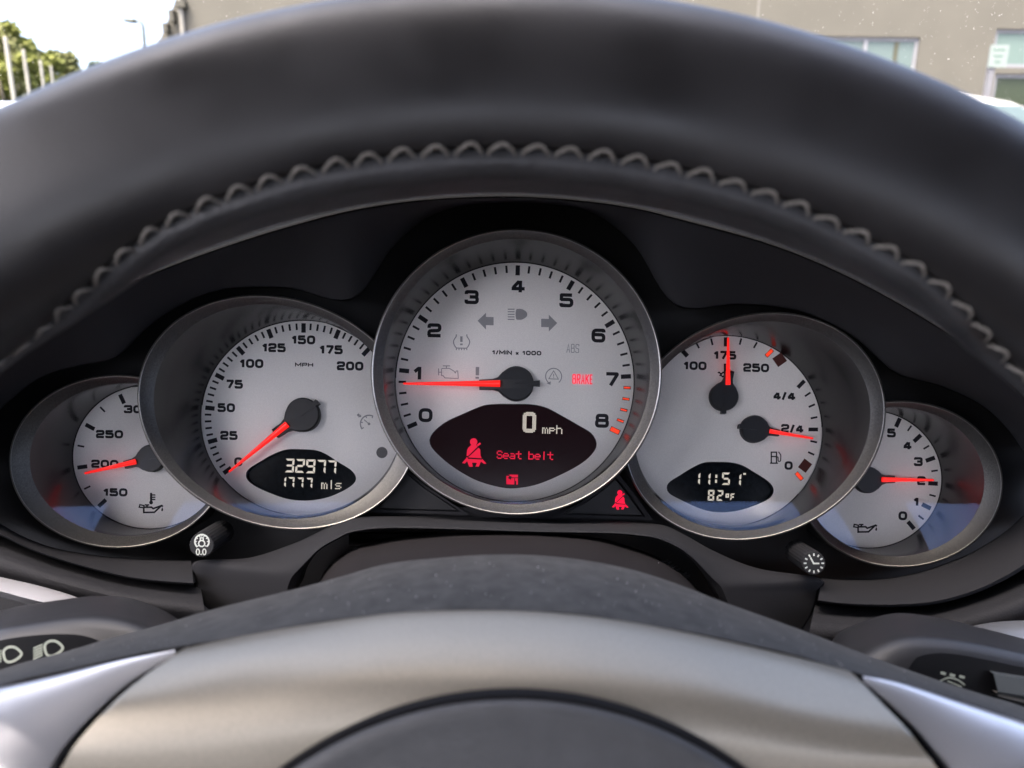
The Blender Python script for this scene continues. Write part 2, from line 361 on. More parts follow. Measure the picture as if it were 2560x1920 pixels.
def needle(g, pl, piv, rad, base, tip, tail, w0, w1, hh=5.0, flange=None):
    """black cap with flange and tail plus a tapering red pointer, all standing off the dial"""
    q_ = px_of(pl.pt(piv[0], piv[1], hh)); sh = Vector(piv) - Vector(q_)   # keep the raised needle over its pivot
    piv, base, tip, tail = [tuple(Vector(a) + sh) for a in (piv, base, tip, tail)]
    N = 40
    pv = Vector(piv); bd = Vector(base) - pv; L = bd.length; u = bd / L; v = Vector((-u.y, u.x))
    fl = Vector(flange).length if False else (flange or L + rad * 0.35)
    # outline of the cap: circle flowing into the flange along the pointer
    out = []
    half = w0 * 0.72
    a_end = 58
    for i in range(N + 1):
        a = R(a_end + (360 - 2 * a_end) * i / N); out.append(pv + u * (rad * math.cos(a)) + v * (rad * math.sin(a)))
    e2 = [(rad * 0.80, -rad * 0.66), (rad * 1.05, -half * 1.45), (rad * 1.35, -half * 1.1), (fl, -half), (fl, half), (rad * 1.35, half * 1.1), (rad * 1.05, half * 1.45), (rad * 0.80, rad * 0.66)]
    out += [pv + u * a + v * b for a, b in e2]
    out = [tuple(p) for p in out]; n = len(out)
    cx, cy = piv
    shr = [(cx + (x - cx) * .93, cy + (y - cy) * .93) for x, y in out]
    rows = [[pl.pt(x, y, 1.2) for x, y in out], [pl.pt(x, y, hh - 1.0) for x, y in out], [pl.pt(x, y, hh - .3) for x, y in shr]]
    V, Fc = loft(rows, True); V = list(V); Fc = list(Fc)
    Fc += [tuple(2 * n + i for i in t) for t in tessellate_polygon([[Vector((x, y, 0)) for x, y in shr]])]
    nd = mesh('needle', [], [], M_needle, g)
    bpy.data.meshes.remove(nd.data) if False else None
    b_, t_ = Vector(base), Vector(tip)
    ax = (t_ - b_).normalized(); sd_ = Vector((-ax.y, ax.x)); rows = []
    for k in range(9):
        f = k / 8; c = b_.lerp(t_, f); w = (w0 + (w1 - w0) * f) / 2; ht = 1.6 * (1 - .55 * f)
        z0 = hh + 0.2 - 1.4 * f
        prof = [(-1, 0), (-.8, .55), (-.35, .95), (.35, .95), (.8, .55), (1, 0), (.6, -.3), (-.6, -.3)]
        rows.append([pl.pt(*(c + sd_ * (w * a)), z0 + ht * b) for a, b in prof])
    V2, F2 = [p for r in rows for p in r], []
    for k in range(8):
        for j in range(8): F2.append((k * 8 + j, k * 8 + (j + 1) % 8, (k + 1) * 8 + (j + 1) % 8, (k + 1) * 8 + j))
    F2 += [tuple(range(8))[::-1], tuple(64 + j for j in range(8))]
    me = nd.data; me.clear_geometry(); me.from_pydata([tuple(p) for p in V2], [], F2); me.shade_smooth(); me.set_sharp_from_angle(angle=R(50))
    cap = mesh('needle_cap', V, Fc, M_cap, nd)
    # tail bar and centre groove as a raised rib
    tl = Vector(tail); dd = (tl - pv).normalized(); s2 = Vector((-dd.y, dd.x)); ww = rad * .16
    P = [pv - dd * rad * .1 + s2 * ww * .35, tl + s2 * ww, tl - s2 * ww, pv - dd * rad * .1 - s2 * ww * .35]
    V3, F3 = loft([[pl.pt(p.x, p.y, z) for p in P] for z in (1.6, hh - .1)], True); F3 = F3 + [(4, 5, 6, 7)]
    mesh('needle_tail', V3, F3, M_cap, nd, smooth=False)
    return nd
def ticks(pr, c, rx, ry, a0, a1, count, major, r_out, l_maj, l_min, w_maj, w_min, skip=lambda i: False):
    for i in range(count + 1):
        if skip(i): continue
        a = R(a0 + (a1 - a0) * i / count); mj = i % major == 0; ln, w = (l_maj, w_maj) if mj else (l_min, w_min)
        rr = r_out - ln / 2 / rx; pr.rect(c[0] + rx * rr * math.sin(a), c[1] - ry * rr * math.cos(a), w, ln, math.degrees(a))

# --- icons (pixel space, centred)
def icon_oilcan(pr, cx, cy, s, thermo=False, t=4.2):
    P = lambda pts: [(cx + x * s, cy + y * s) for x, y in pts]
    pr.stroke(P([(-17, -2.5), (-17, 10), (9, 9.5), (26, -6.5)]), t * s)
    pr.stroke(P([(-18, -1.5), (-28, -3), (-26.5, -9), (-16.5, -7), (-17, -2)]), t * s * .8)
    pr.stroke(P([(-17, -3), (2, -3), (6, 0.5), (27, -7), (30, -4.5)]), t * s)
    pr.rect(cx - 9 * s, cy - 8.5 * s, 11 * s, 3.6 * s); pr.rect(cx - 9 * s, cy - 5 * s, 4 * s, 5 * s)
    pr.poly(P([(28.5, -3), (30.5, 2), (30, 6), (28, 7), (26, 5.5), (26.2, 2)]))
    if thermo:
        pr.rect(cx + 1 * s, cy - 26 * s, 5.4 * s, 20 * s); pr.disc(cx + 1 * s, cy - 14.5 * s, 4.6 * s); pr.disc(cx + 1 * s, cy - 36 * s, 2.7 * s)
        for k in range(3): pr.rect(cx + 7 * s, cy - (33 - 5.6 * k) * s, 9 * s, 3.2 * s)
def icon_belt(pr, x, y, s, hole=None):
    """seat-belt reminder: y grows down, x, y = centre, s = px per unit of a 30 x 36 figure"""
    P = lambda pts: [(x + a * s, y + b * s) for a, b in pts]
    pr.disc(x - .5 * s, y - 13.5 * s, 4.6 * s)
    pr.poly(P([(-3, -10), (2.5, -10), (4.5, -7.5), (-7.5, 4), (-9.3, 4), (-8.6, -3), (-7.5, -6)]))
    pr.poly(P([(5.6, -6.2), (7.6, -4), (8, 3), (9.5, 7.0), (-7.5, 5.8), (-6.5, 4.9)]))
    pr.stroke(P([(4, -9), (8, -11.8)]), 2.4 * s)
    pr.poly(P([(-8.8, 5), (-7.6, 7.6), (9.6, 8.6), (9.9, 7.6), (15.5, 13.5), (12.5, 14), (8.6, 11), (6, 17.2), (1.8, 17.2), (3.6, 12.6), (-2.6, 12.4), (-1.6, 17.4), (-6, 17.4), (-8.6, 10.5), (-11.5, 13.5), (-15, 13), (-10, 7)]))
def icon_headlamp(pr, cx, cy, s, filled=True):
    if filled: pr.poly([(cx + a * s, cy + b * s) for a, b in cr([(-11, -10.5), (-7, -12), (2, -11.5), (11, -6), (13.5, 0), (11, 6), (2, 11.5), (-7, 12), (-11, 10.5), (-12.5, 0)], 40, closed=True)])
    for k in range(5): pr.rect(cx - 22.5 * s, cy + (-11.4 + 5.7 * k) * s, 15 * s, 2.2 * s)

# --- tachometer (front-most, centre)
DT = Plane(330, 0, SY, 1287, 955); OT = Plane(297, 0, SY, 1291, 930)
win_t = lens_shape([(1060 + x * .2034, 1000 + y * .2034) for x, y in
    [(72, 540), (95, 420), (250, 280), (480, 170), (720, 70), (900, 48), (1100, 48), (1310, 52), (1500, 92), (1700, 195), (1900, 310), (2060, 410), (2122, 530), (2085, 640), (1950, 770), (1700, 910), (1400, 1035), (1150, 1083), (950, 1075), (650, 990), (380, 840), (170, 670)]], 96)
tach, dial_t, disp_t = gauge('tachometer', 'large central silver gauge numbered 0 to 8 with a lit seat belt message', (1291, 930, 364, 359, 0), (1291, 929, 334, 332, 0), (1287, 955, 297, 298), OT, DT, [win_t])
disp_t.data.materials[0] = M_glow
p = Print(DT); ticks(p, (1287, 955), 297, 298, -112.8, 115.8, 40, 5, .978, 25, 18.5, 11, 5.4, lambda i: i > 35); p.build('dial_scale', M_print, dial_t)
p = Print(DT)
for i in (36, 37, 38, 39):
    a = R(-112.8 + 228.6 * i / 40); x, y = 1287 + 281 * math.sin(a), 955 - 282 * math.cos(a); p.rect(x, y, 7.4, 18.5, math.degrees(a))
a = R(115.8); p.rect(1287 + 278 * math.sin(a), 955 - 279 * math.cos(a), 13, 26, 115.8); p.build('red_zone_outline', M_print, dial_t)
p = Print(DT, .2)
for i in (36, 37, 38, 39):
    a = R(-112.8 + 228.6 * i / 40); x, y = 1287 + 281 * math.sin(a), 955 - 282 * math.cos(a); p.rect(x, y, 4.0, 15.5, math.degrees(a))
p.rect(1287 + 278 * math.sin(R(115.8)), 955 - 279 * math.cos(R(115.8)), 10.5, 23, 115.8); p.build('red_zone', M_orange, dial_t)
for s, x, y in (('0', 1064, 1038), ('1', 1046, 933), ('2', 1086, 826), ('3', 1179, 743), ('4', 1295, 715), ('5', 1416, 751), ('6', 1496, 839), ('7', 1530, 948), ('8', 1505, 1052)):
    p = Print(DT); text(p, s, x, y, 35, 35, 8.6, 2); p.build('numeral', M_print, dial_t)
p = Print(DT); text(p, '1/MIN x 1000', 1292, 882, 11, 12.0, 3.0, 1.3, 1.2); p.build('lettering', M_print, dial_t)
p = Print(DT); text(p, 'ABS', 1432, 871, 22, 9, 1.6, 2.2, 2); p.build('lettering', M_grey, dial_t)
p = Print(DT); text(p, 'BRAKE', 1456.5, 948, 24.5, 9.4, 2.7, 1.5, 1.5); p.build('warning_lettering', M_brake, dial_t)
for sx, cx, cy in ((1, 1214, 803), (-1, 1373, 808)):
    p = Print(DT); p.poly([(cx + a * sx, cy + b + a * sx * .02) for a, b in ((-20, -.5), (1, -21), (1, -10.5), (20, -10.5), (20, 10), (1, 10), (1, 21))]); p.build('turn_arrow', M_grey, dial_t)
p = Print(DT); icon_headlamp(p, 1303, 786, 1.12); p.build('warning_symbol', M_grey, dial_t)
p = Print(DT)                                 # tyre pressure
p.stroke([(1154 + a, 856 + b) for a, b in cr([(-13.5, -20), (-13.5, -15), (-19, -6), (-20, 1), (-17, 9), (-13, 14)], 20)], 2.6)
p.stroke([(1154 + a, 856 + b) for a, b in cr([(13.5, -20), (13.5, -15), (19, -6), (20, 1), (17, 9), (13, 14)], 20)], 2.6)
p.rect(1154, 870.5, 28, 2.4, 1)
for k in range(5): p.rect(1141 + 6.5 * k, 873.5, 2.4, 4, 1)
p.rect(1153.5, 848, 6, 14); p.rect(1153.5, 861, 6, 4.2); p.build('warning_symbol', M_grey, dial_t)
p = Print(DT)                                 # engine
E_ = lambda pts: [(1040 + x * .226, 720 + y * .226) for x, y in pts]
p.stroke(E_([(285, 890), (370, 890), (420, 920), (435, 940), (445, 918), (462, 918), (468, 1000), (425, 1000), (320, 995), (300, 970), (283, 970), (283, 892)]), 2.0)
p.rect(1040 + 337 * .226, 720 + 862 * .226, 18, 2.2); p.rect(1040 + 337 * .226, 720 + 876 * .226, 2.4, 5); p.rect(1040 + 250 * .226, 720 + 928 * .226, 2.2, 17); p.rect(1040 + 266 * .226, 720 + 932 * .226, 5, 2); p.build('warning_symbol', M_grey, dial_t)
p = Print(DT); p.rect(1193.5, 928, 8.6, 21, 1); p.rect(1193, 944.5, 8.6, 5, 1); p.build('warning_symbol', M_grey, dial_t)
p = Print(DT)                                 # stability control
p.stroke([(1384 + 20 * math.sin(R(a)), 941 - 20 * math.cos(R(a))) for a in range(-140, 141, 8)], 2.4)
p.stroke([(1384 - 12, 947), (1384, 927), (1384 + 12, 948)], 1.8, True); p.rect(1384, 938, 2.0, 6.5); p.rect(1384, 944, 2.0, 2)
p.poly([(1366, 958), (1377, 953.5), (1376, 962)]); p.build('warning_symbol', M_grey, dial_t)
p = Print(DT); p.disc(1409, 762.5, 5.2); p.build('dial_speck', mat('pale_fleck', (0.5, 0.5, .5), .6), dial_t)
pd = Print(DT, -2.3)                          # display content
PT = lambda x, y: (1060 + x * .2034, 1000 + y * .2034)
pit = 2.42
for r in range(21):
    for k in range(14):
        yy, xx = r / 20 * 2 - 1, k / 13 * 2 - 1
        lit = (abs(xx) ** 4 + abs(yy) ** 6) < 1.12 and not (abs(xx) < .46 and abs(yy) < .70)
        if lit: pd.rect(*(lambda q: q)((PT(1222, 145)[0] + k * pit - r * .06, PT(1222, 145)[1] + r * 2.5 + k * .05)), pit * .82, 2.5 * .82, ROLL)
pd.build('display_numeral', M_seg, disp_t, 'pale lit dot matrix zero')
pd = Print(DT, -2.3); pixtext(pd, 'mph', *PT(1456, 300), 3.15, 5.6); pd.build('display_text', M_seg, disp_t, 'pale lit dot matrix mph')
pd = Print(DT, -2.3); pixtext(pd, 'Seat belt', *PT(893, 617), 2.98, 5.35, pw=1.0, ph=.92); pd.build('display_text', M_redlit, disp_t, 'red lit words')
pd = Print(DT, -2.3); icon_belt(pd, *PT(612, 645), 2.02); pd.build('display_symbol', M_redlit, disp_t, 'red lit seat belt figure')
pd = Print(DT, -2.3); x0, y0 = PT(1012, 915)
for pts in ([(0, 0), (29, .6), (29, 7.2), (13, 7), (13, 4), (8, 4), (8, 0)], [(0, 3), (7, 4), (4, 9), (12, 13.6), (12, 9.2), (20, 9.2), (20, 25), (0, 24.4)], [(22, 9.2), (29, 9.2), (29, 25.4), (25, 25.4), (25, 16), (22, 16)]):
    pd.poly([(x0 + a, y0 + b) for a, b in pts])
pd.build('display_symbol', M_redlit, disp_t, 'small red lit square with arrow')
needle(tach, DT, (1291, 958), 43, (1251, 959), (1012, 958), (1349, 957.5), 16.5, 5, 5.0, flange=92)

# --- speedometer
DS = Plane(336, 0, SY, 757, 1043); OS = Plane(304, .15, SY, 694, 1030)
win_s = lens_shape([(600 + x * .14467, 1100 + y * .14467) for x, y in
    [(102, 610), (150, 500), (350, 370), (560, 250), (800, 165), (1050, 160), (1300, 175), (1480, 240), (1700, 380), (1920, 520), (2003, 640), (1970, 750), (1800, 870), (1550, 980), (1300, 1035), (1050, 1048), (800, 1015), (550, 930), (300, 820), (150, 715)]], 96)
spd, dial_s, disp_s = gauge('speedometer', 'silver gauge numbered 0 to 200 with its red needle resting at zero', (694, 1031, 358, 286, 19.3), (695, 1029, 316, 262, 19), (758, 1045, 254, 243), OS, DS, [win_s], front=(1291, 930, 364, 359, 0))
CS = (757, 1044); p = Print(DS); ticks(p, CS, 252, 242, -126.2, 42.8, 40, 5, .972, 23.5, 16.5, 11, 5.0); p.build('dial_scale', M_print, dial_s)
for s, x, y in (('0', 705, 1160), ('25', 645, 992), ('50', 628, 815), ('75', 680, 665), ('100', 790, 533), ('125', 933, 432), ('150', 1121, 382), ('175', 1298, 445), ('200', 1418, 549)):
    p = Print(DS); text(p, s, 320 + x * .3917, 700 + y * .3917, 22.5, 21, 6.2, 1.8, 1); p.build('numeral', M_print, dial_s)
p = Print(DS); text(p, 'MPH', 760.5, 912, 10, 13.2, 2.6, 1.6, .8); p.build('lettering', M_print, dial_s)
C_ = lambda x, y: (860 + x * .0964, 1000 + y * .0964)
p = Print(DS); cx, cy = C_(650, 620)          # cruise control
p.stroke([(cx + 21.5 * math.sin(R(a)), cy - 21.5 * math.cos(R(a))) for a in range(-128, 31, 6)], 3.2)
for a in (-124, -78, -22, 27): p.rect(cx + 18.5 * math.sin(R(a)), cy - 18.5 * math.cos(R(a)), 2.6, 5, a)
p.disc(cx, cy, 3.4); p.stroke([C_(520, 510), (cx, cy)], 2.2); p.poly([C_(450, 440), C_(440, 375), C_(365, 452)]); p.rect(*C_(375, 390), 6, 6, 45); p.build('warning_symbol', M_grey, dial_s)
p = Print(DS); p.disc(*C_(985, 1363), 14, 40); p.build('reset_button', mat('grey_button', (.075, .073, .075), .5), dial_s)
L_ = lambda x, y: (600 + x * .14467, 1100 + y * .14467)
pd = Print(DS, -2.3)
for k, ch in enumerate('32977'):
    x, y = L_(752 + 183.5 * k, 318 + 7.5 * k); seg7(pd, ch, x, y, 23, 34.5, 5.0, .5, .06)
pd.build('display_numeral', M_seg, disp_s, 'pale lit odometer digits')
pd = Print(DS, -2.3)
for k, ch in enumerate('1777'):
    x, y = L_((655, 800, 958, 1115)[k], 632 + 7 * k); seg7(pd, ch, x, y, 16.5, 26.5, 4.3, .5, .06)
pd.build('display_numeral', M_seg, disp_s, 'pale lit trip meter digits')
pd = Print(DS, -2.3); x, y = L_(1380, 690); pixtext(pd, 'mls', x, y, 3.25, 5.4, .8); pd.build('display_text', M_seg, disp_s)
needle(spd, DS, (754.8, 1036), 42, (719, 1060), (573, 1177), (792, 1004), 16.5, 5, 5.0, flange=84)

# --- coolant and fuel gauge
DF = Plane(336, 0, SY, 1813, 1078); OF = Plane(304, -.15, SY, 1887, 1066)
Q = lambda x, y: (1560 + x * .3917, 740 + y * .3917)
win_f = lens_shape([(1660 + x * .13562, 1140 + y * .13562) for x, y in
    [(50, 590), (100, 480), (300, 350), (520, 215), (740, 120), (1000, 108), (1250, 120), (1450, 175), (1650, 290), (1900, 450), (2005, 570), (2015, 680), (1930, 790), (1700, 900), (1400, 1000), (1100, 1038), (850, 1020), (600, 945), (330, 820), (110, 700)]], 96)
fuel, dial_f, disp_f = gauge('coolant_and_fuel_gauge', 'silver gauge with two small needles for coolant and fuel above a lit clock', (1887, 1066, 336, 277, -22.8), (1881, 1065, 302, 254, -23), (1813, 1078, 241, 238), OF, DF, [win_f], front=(1291, 930, 364, 359, 0))
p = Print(DF)
def radial(pr, q, piv, w, l):
    x, y = Q(*q); px_, py_ = Q(*piv); pr.rect(x, y, w, l, math.degrees(math.atan2(x - px_, py_ - y)))
TP, FP = (645, 650), (850, 852)
for q, mj in (((385, 363), 1), ((469, 315), 0), ((560, 293), 0), ((651, 293), 1), ((743, 291), 0), ((838, 314), 0)): radial(p, q, TP if q[0] > 500 or True else TP, *((11, 23) if mj else (4.6, 16.5)))
p.build('dial_scale', M_print, dial_f); p = Print(DF)
for q, mj in (((1130, 563), 1), ((1172, 628), 0), ((1198, 700), 0), ((1212, 777), 0), ((1207, 852), 1), ((1210, 930), 0), ((1194, 1005), 0)): radial(p, q, FP, *((9.5, 24) if mj else (4.8, 17)))
p.build('dial_scale', M_print, dial_f)
for q_, P_, w_, h_ in (((993, 407), TP, 26, 27), ((1155, 1083), FP, 27, 24)):
    p = Print(DF); radial(p, q_, P_, w_, h_); p.build('warning_block', M_maroon, dial_f)
for q, P_ in (((927, 364), TP), ((1117, 1150), FP)):
    p = Print(DF); radial(p, q, P_, 10.5, 23.5); p.build('red_mark_outline', M_print, dial_f)
    p = Print(DF, .2); radial(p, q, P_, 8, 21); p.build('red_mark', M_orange, dial_f)
for s, x, y in (('100', 454, 445), ('175', 645, 378), ('250', 843, 458), ('4/4', 1022, 638), ('2/4', 1074, 846), ('0', 1050, 1082)):
    p = Print(DF); text(p, s, *Q(x, y), 21.5, 20.5, 5.8, 1.6, 1.4); p.build('numeral', M_print, dial_f)
p = Print(DF); x, y = Q(965, 1030)             # fuel pump
p.stroke([(x - 10, y + 14), (x - 10, y - 13), (x + 3, y - 13), (x + 3, y + 14)], 3.2); p.rect(x - 3.5, y + 14.5, 20, 3.2); p.rect(x - 3.5, y - 2, 12, 3)
p.stroke(rounded([(x + 3, y - 1), (x + 7, y - 1), (x + 7, y + 10), (x + 13, y + 10), (x + 14, y - 6), (x + 8, y - 14)], 3), 2.6); p.build('fuel_symbol', M_print, dial_f)
p = Print(DF); x, y = Q(643, 490)              # coolant thermometer symbol partly behind the needle
p.rect(x + .5, y - 6, 6, 34)
p.stroke([(x - 17 + 1.5 * k, y + 1 - 2.2 * math.sin(k * .9)) for k in range(24)], 3.6); p.stroke([(x - 13 + 1.5 * k, y + 8 - 2.2 * math.sin(k * .9)) for k in range(9)], 3.4); p.build('coolant_symbol', M_print, dial_f)
T_ = lambda x, y: (1660 + x * .13562, 1140 + y * .13562)
pd = Print(DF, -2.3)
for ch, x, y in (('1', 540, 300), ('1', 730, 308), ('5', 1095, 303), ('1', 1300, 322)): seg7(pd, ch, *T_(x, y), 20.5, 31, 4.8, .6, .05)
pd.rect(*T_(990, 373), 5, 8, 1); pd.rect(*T_(985, 465), 5, 8, 1); pd.rect(*T_(1515, 328), 6.5, 4.6, 1)
pd.build('display_numeral', M_seg, disp_f, 'pale lit clock digits')
pd = Print(DF, -2.3)
for ch, x, y in (('8', 835, 625), ('2', 1000, 630)): seg7(pd, ch, *T_(x, y), 16, 27, 4.4, .4, .05)
pd.stroke([T_(1175, 705), T_(1215, 705), T_(1212, 757), T_(1172, 757)], 3.4, True)
x, y = T_(1250, 692); seg7(pd, 'F', x, y, 12, 18, 3.6, .4, .05)
pd.build('display_numeral', M_seg, disp_f, 'pale lit outside temperature')
needle(fuel, DF, Q(645, 640), 35, Q(663, 568), Q(670, 268), Q(640, 748), 12.5, 5, 5.0, flange=66)
needle(fuel, DF, Q(840, 848), 34, Q(928, 862), Q(1206, 907), Q(740, 830), 11, 5, 5.0, flange=62)

# --- oil temperature gauge (far left)
DO = Plane(344, .08, SY, 374, 1142); OO = Plane(311, .24, SY, 296, 1153)
U_ = lambda x, y: (x * .3256, 880 + y * .3256)
oilt, dial_o, _ = gauge('oil_temperature_gauge', 'silver gauge numbered 150 to 300 half hidden behind the speedometer', (295, 1154, 273, 218, 0), (318, 1149, 244, 191, 0), (374, 1142, 191, 179), OO, DO, front=(694, 1031, 358, 286, 19.3))
p = Print(DO)
for q, mj in (((938, 361), 1), ((788, 441), 0), ((692, 575), 1), ((622, 723), 0), ((633, 883), 1), ((671, 1041), 0), ((786, 1160), 1)):
    x, y = U_(*q); a, b = U_(1150, 815); p.rect(x, y, *((10, 25) if mj else (4.4, 17)), math.degrees(math.atan2(x - a, b - y)))
p.build('dial_scale', M_print, dial_o)
for s, x, y in (('300', 1056, 440), ('250', 842, 631), ('200', 806, 859), ('150', 888, 1077)):
    p = Print(DO); text(p, s, *U_(x, y), 20.5, 21.5, 5.8, 1.8, .8); p.build('numeral', M_print, dial_o)
p = Print(DO); icon_oilcan(p, 377, 1271, 1.02, True); p.build('oil_symbol', M_print, dial_o)
needle(oilt, DO, U_(1150, 815), 34, U_(1045, 841), U_(650, 929), U_(1255, 790), 13.5, 5, 5.0, flange=68)

# --- oil pressure gauge (far right)
DP = Plane(344, -.08, SY, 2172, 1198); OP = Plane(311, -.24, SY, 2254, 1210)
Y_ = lambda x, y: (2000 + x * .3014, 960 + y * .3014)
oilp, dial_p, _ = gauge('oil_pressure_gauge', 'silver gauge numbered 0 to 5 half hidden behind the coolant and fuel gauge', (2251, 1210, 257, 210, 0), (2236, 1204, 225, 187, 0), (2172, 1198, 181, 171), OP, DP, front=(1887, 1066, 336, 277, -22.8))
p = Print(DP)
for q, mj in (((812, 320), 1), ((908, 367), 0), ((973, 450), 1), ((1047, 525), 0), ((1080, 624), 1), ((1115, 720), 0), ((1102, 825), 1), ((1098, 925), 0), ((1047, 1015), 1), ((1003, 1107), 0), ((920, 1172), 1)):
    x, y = Y_(*q); a, b = Y_(600, 795); p.rect(x, y, *((10.5, 24) if mj else (4.4, 16.5)), math.degrees(math.atan2(x - a, b - y)))
p.build('dial_scale', M_print, dial_p)
for s, x, y in (('5', 758, 406), ('4', 890, 509), ('3', 980, 644), ('2', 1006, 802), ('1', 965, 976), ('0', 852, 1093)):
    p = Print(DP); text(p, s, *Y_(x, y), 22.5, 22, 6.2, 1.8, 1.5); p.build('numeral', M_print, dial_p)
p = Print(DP); icon_oilcan(p, 2162, 1320, 1.0); p.build('oil_symbol', M_print, dial_p)
needle(oilp, DP, Y_(572, 795), 33, Y_(676, 793), Y_(1108, 797), Y_(470, 797), 12.5, 5, 5.0, flange=67)

# ------------------------------------------------------------------ dashboard
dash = thing('dashboard', 'black soft plastic dashboard with a hooded binnacle round five gauges', 'dashboard', K(1280, 1100, 345))
LIP = [(-330, 1330), (-250, 1180), (-120, 1010), (0, 893), (80, 835), (131, 793), (240, 738), (358, 688), (470, 644), (597, 600), (720, 562), (860, 525), (1000, 501), (1140, 489), (1290, 486), (1440, 495), (1580, 514), (1700, 543), (1915, 602), (2082, 668), (2250, 755), (2400, 850), (2520, 950), (2650, 1090), (2740, 1210), (2800, 1330)]
CUT = [(-110, 1330), (-85, 1200), (-30, 1060), (60, 970), (130, 930), (200, 912), (290, 890), (370, 815), (450, 762), (560, 722), (720, 718), (880, 745), (985, 612), (1100, 527), (1280, 505), (1460, 523), (1582, 606), (1690, 760), (1850, 758), (2000, 776), (2130, 838), (2240, 930), (2360, 965), (2480, 1030), (2570, 1150), (2620, 1330)]
n = 160
lip = cr(LIP, n, by_index=True); cut = cr(CUT, n, by_index=True)
rows = [[K(x, y - 14, 300) for x, y in lip], [K(x, y - 1.5, 271) for x, y in lip]]
V, Fc = loft(rows); mesh('hood_top', V, Fc, M_gapshade, dash)
rows = [[K(x, y - 1.5, 271) for x, y in lip], [K(x, y + 1, 269) for x, y in lip], [K(x, y + 5, 268.6) for x, y in lip], [K(x, y + 9, 271) for x, y in lip]]
V, Fc = loft(rows); mesh('hood_lip', V, Fc, M_lip, dash)
rows = []
for t, d in ((0, 271), (.12, 275), (.4, 286), (.75, 298), (.95, 304), (1, 306)):
    rows.append([K(a[0] + (b[0] - a[0]) * t, a[1] + 9 + (b[1] - a[1] - 9) * t, d) for a, b in zip(lip, cut)])
V, Fc = loft(rows); mesh('hood_inner_face', V, Fc, M_hood, dash)
rows = [[K(x, y, 306) for x, y in cut], [K(x, y + 1, 309) for x, y in cut], [K(x, y + 3, 345) for x, y in cut]]
V, Fc = loft(rows); mesh('hood_recess', V, Fc, M_hood, dash)
# top of the dash running forward to the windscreen
rows = [[K(x, y - 14, 300) for x, y in lip], [K(1280 + (x - 1280) * .9, 330 + (y - 480) * .25, 520) for x, y in lip], [K(1280 + (x - 1280) * .9, 300 + (y - 480) * .12, 800) for x, y in lip]]
V, Fc = loft(rows); mesh('dash_top', V, Fc, M_gapshade, dash)
V = [K(x, y, 352) for x, y in [(x, y - 12) for x, y in lip[::4]] + [(3300, 1400), (3300, 2500), (-800, 2500), (-800, 1400)]]
t = tessellate_polygon([V]); mesh('back_panel', V, t, M_soft, dash, smooth=False)
# lower trim strips that close the binnacle to the left and right of the column
SL_U = [(-140, 1180), (-90, 1250), (0, 1310), (60, 1344), (130, 1370), (215, 1387), (300, 1397), (390, 1401), (478, 1403)]
SL_L = [(-220, 1260), (-120, 1300), (0, 1337), (80, 1374), (160, 1402), (245, 1426), (330, 1446), (410, 1456), (484, 1461)]
SR_U = [(2054, 1446), (2128, 1451), (2205, 1449), (2283, 1436), (2360, 1412), (2439, 1378), (2530, 1318), (2600, 1240), (2660, 1150)]
SR_L = [(2045, 1504), (2100, 1511), (2167, 1515), (2240, 1516), (2322, 1511), (2400, 1494), (2480, 1464), (2570, 1412), (2700, 1300)]
for U, L in ((SL_U, SL_L), (SR_U, SR_L)):
    u, l = cr(U, 60, by_index=True), cr(L, 60, by_index=True)
    rows = [[K(x, y - 2, 345) for x, y in u], [K(x, y, 306) for x, y in u], [K(x, y + 2, 301) for x, y in u]]
    rows += [[K(a[0] + (b[0] - a[0]) * t, a[1] + (b[1] - a[1]) * t, d) for a, b in zip(u, l)] for t, d in ((.3, 292), (.65, 283), (.94, 277), (1, 277.5))]
    rows += [[K(x, y + 2, 281) for x, y in l], [K(x, y + 3, 300) for x, y in l]]
    V, Fc = loft(rows); mesh('trim_strip', V, Fc, M_trim, dash)
# grained lower dash below the strips
for U, D in (([(-260, 1240), (-120, 1290), (0, 1332), (160, 1396), (330, 1440), (500, 1458)], [(-260, 1440), (-120, 1455), (0, 1470), (160, 1505), (330, 1545), (520, 1580)]),
             ([(2040, 1500), (2167, 1512), (2322, 1507), (2480, 1458), (2600, 1400), (2800, 1300)], [(2010, 1640), (2167, 1640), (2322, 1640), (2480, 1610), (2600, 1580), (2800, 1560)])):
    u, l = cr(U, 50, by_index=True), cr(D, 50, by_index=True)
    rows = [[K(a[0] + (b[0] - a[0]) * t, a[1] + (b[1] - a[1]) * t, d) for a, b in zip(u, l)] for t, d in ((0, 296), (.12, 287), (.3, 276), (.5, 270), (.75, 270), (1, 278), (1.05, 310))]
    V, Fc = loft(rowsmooth(rows, 3)); mesh('lower_dash', V, Fc, M_grain, dash)
# pale vent trim at both picture edges
for T, B, m_ in (([(-160, 1400), (0, 1442), (80, 1460), (160, 1482), (206, 1498)], [(-160, 1440), (0, 1478), (60, 1494), (130, 1510), (200, 1520)], mat('pale_vent_trim', (.36, .35, .355), .35, metal=.3)),
                 ([(2430, 1565), (2480, 1556), (2530, 1552), (2600, 1550), (2760, 1545)], [(2440, 1580), (2490, 1590), (2540, 1600), (2600, 1606), (2760, 1610)], mat('grey_vent_trim', (.13, .135, .145), .4, metal=.4))):
    u, l = cr(T, 24, by_index=True), cr(B, 24, by_index=True)
    rows = [[K(x, y, 268) for x, y in u], [K(x, y + 2, 258) for x, y in u], [K(a[0] * .5 + b[0] * .5, a[1] * .5 + b[1] * .5, 253) for a, b in zip(u, l)], [K(x, y, 250) for x, y in l], [K(x, y + 14, 262) for x, y in l]]
    V, Fc = loft(rows); mesh('vent_trim', V, Fc, m_, dash)
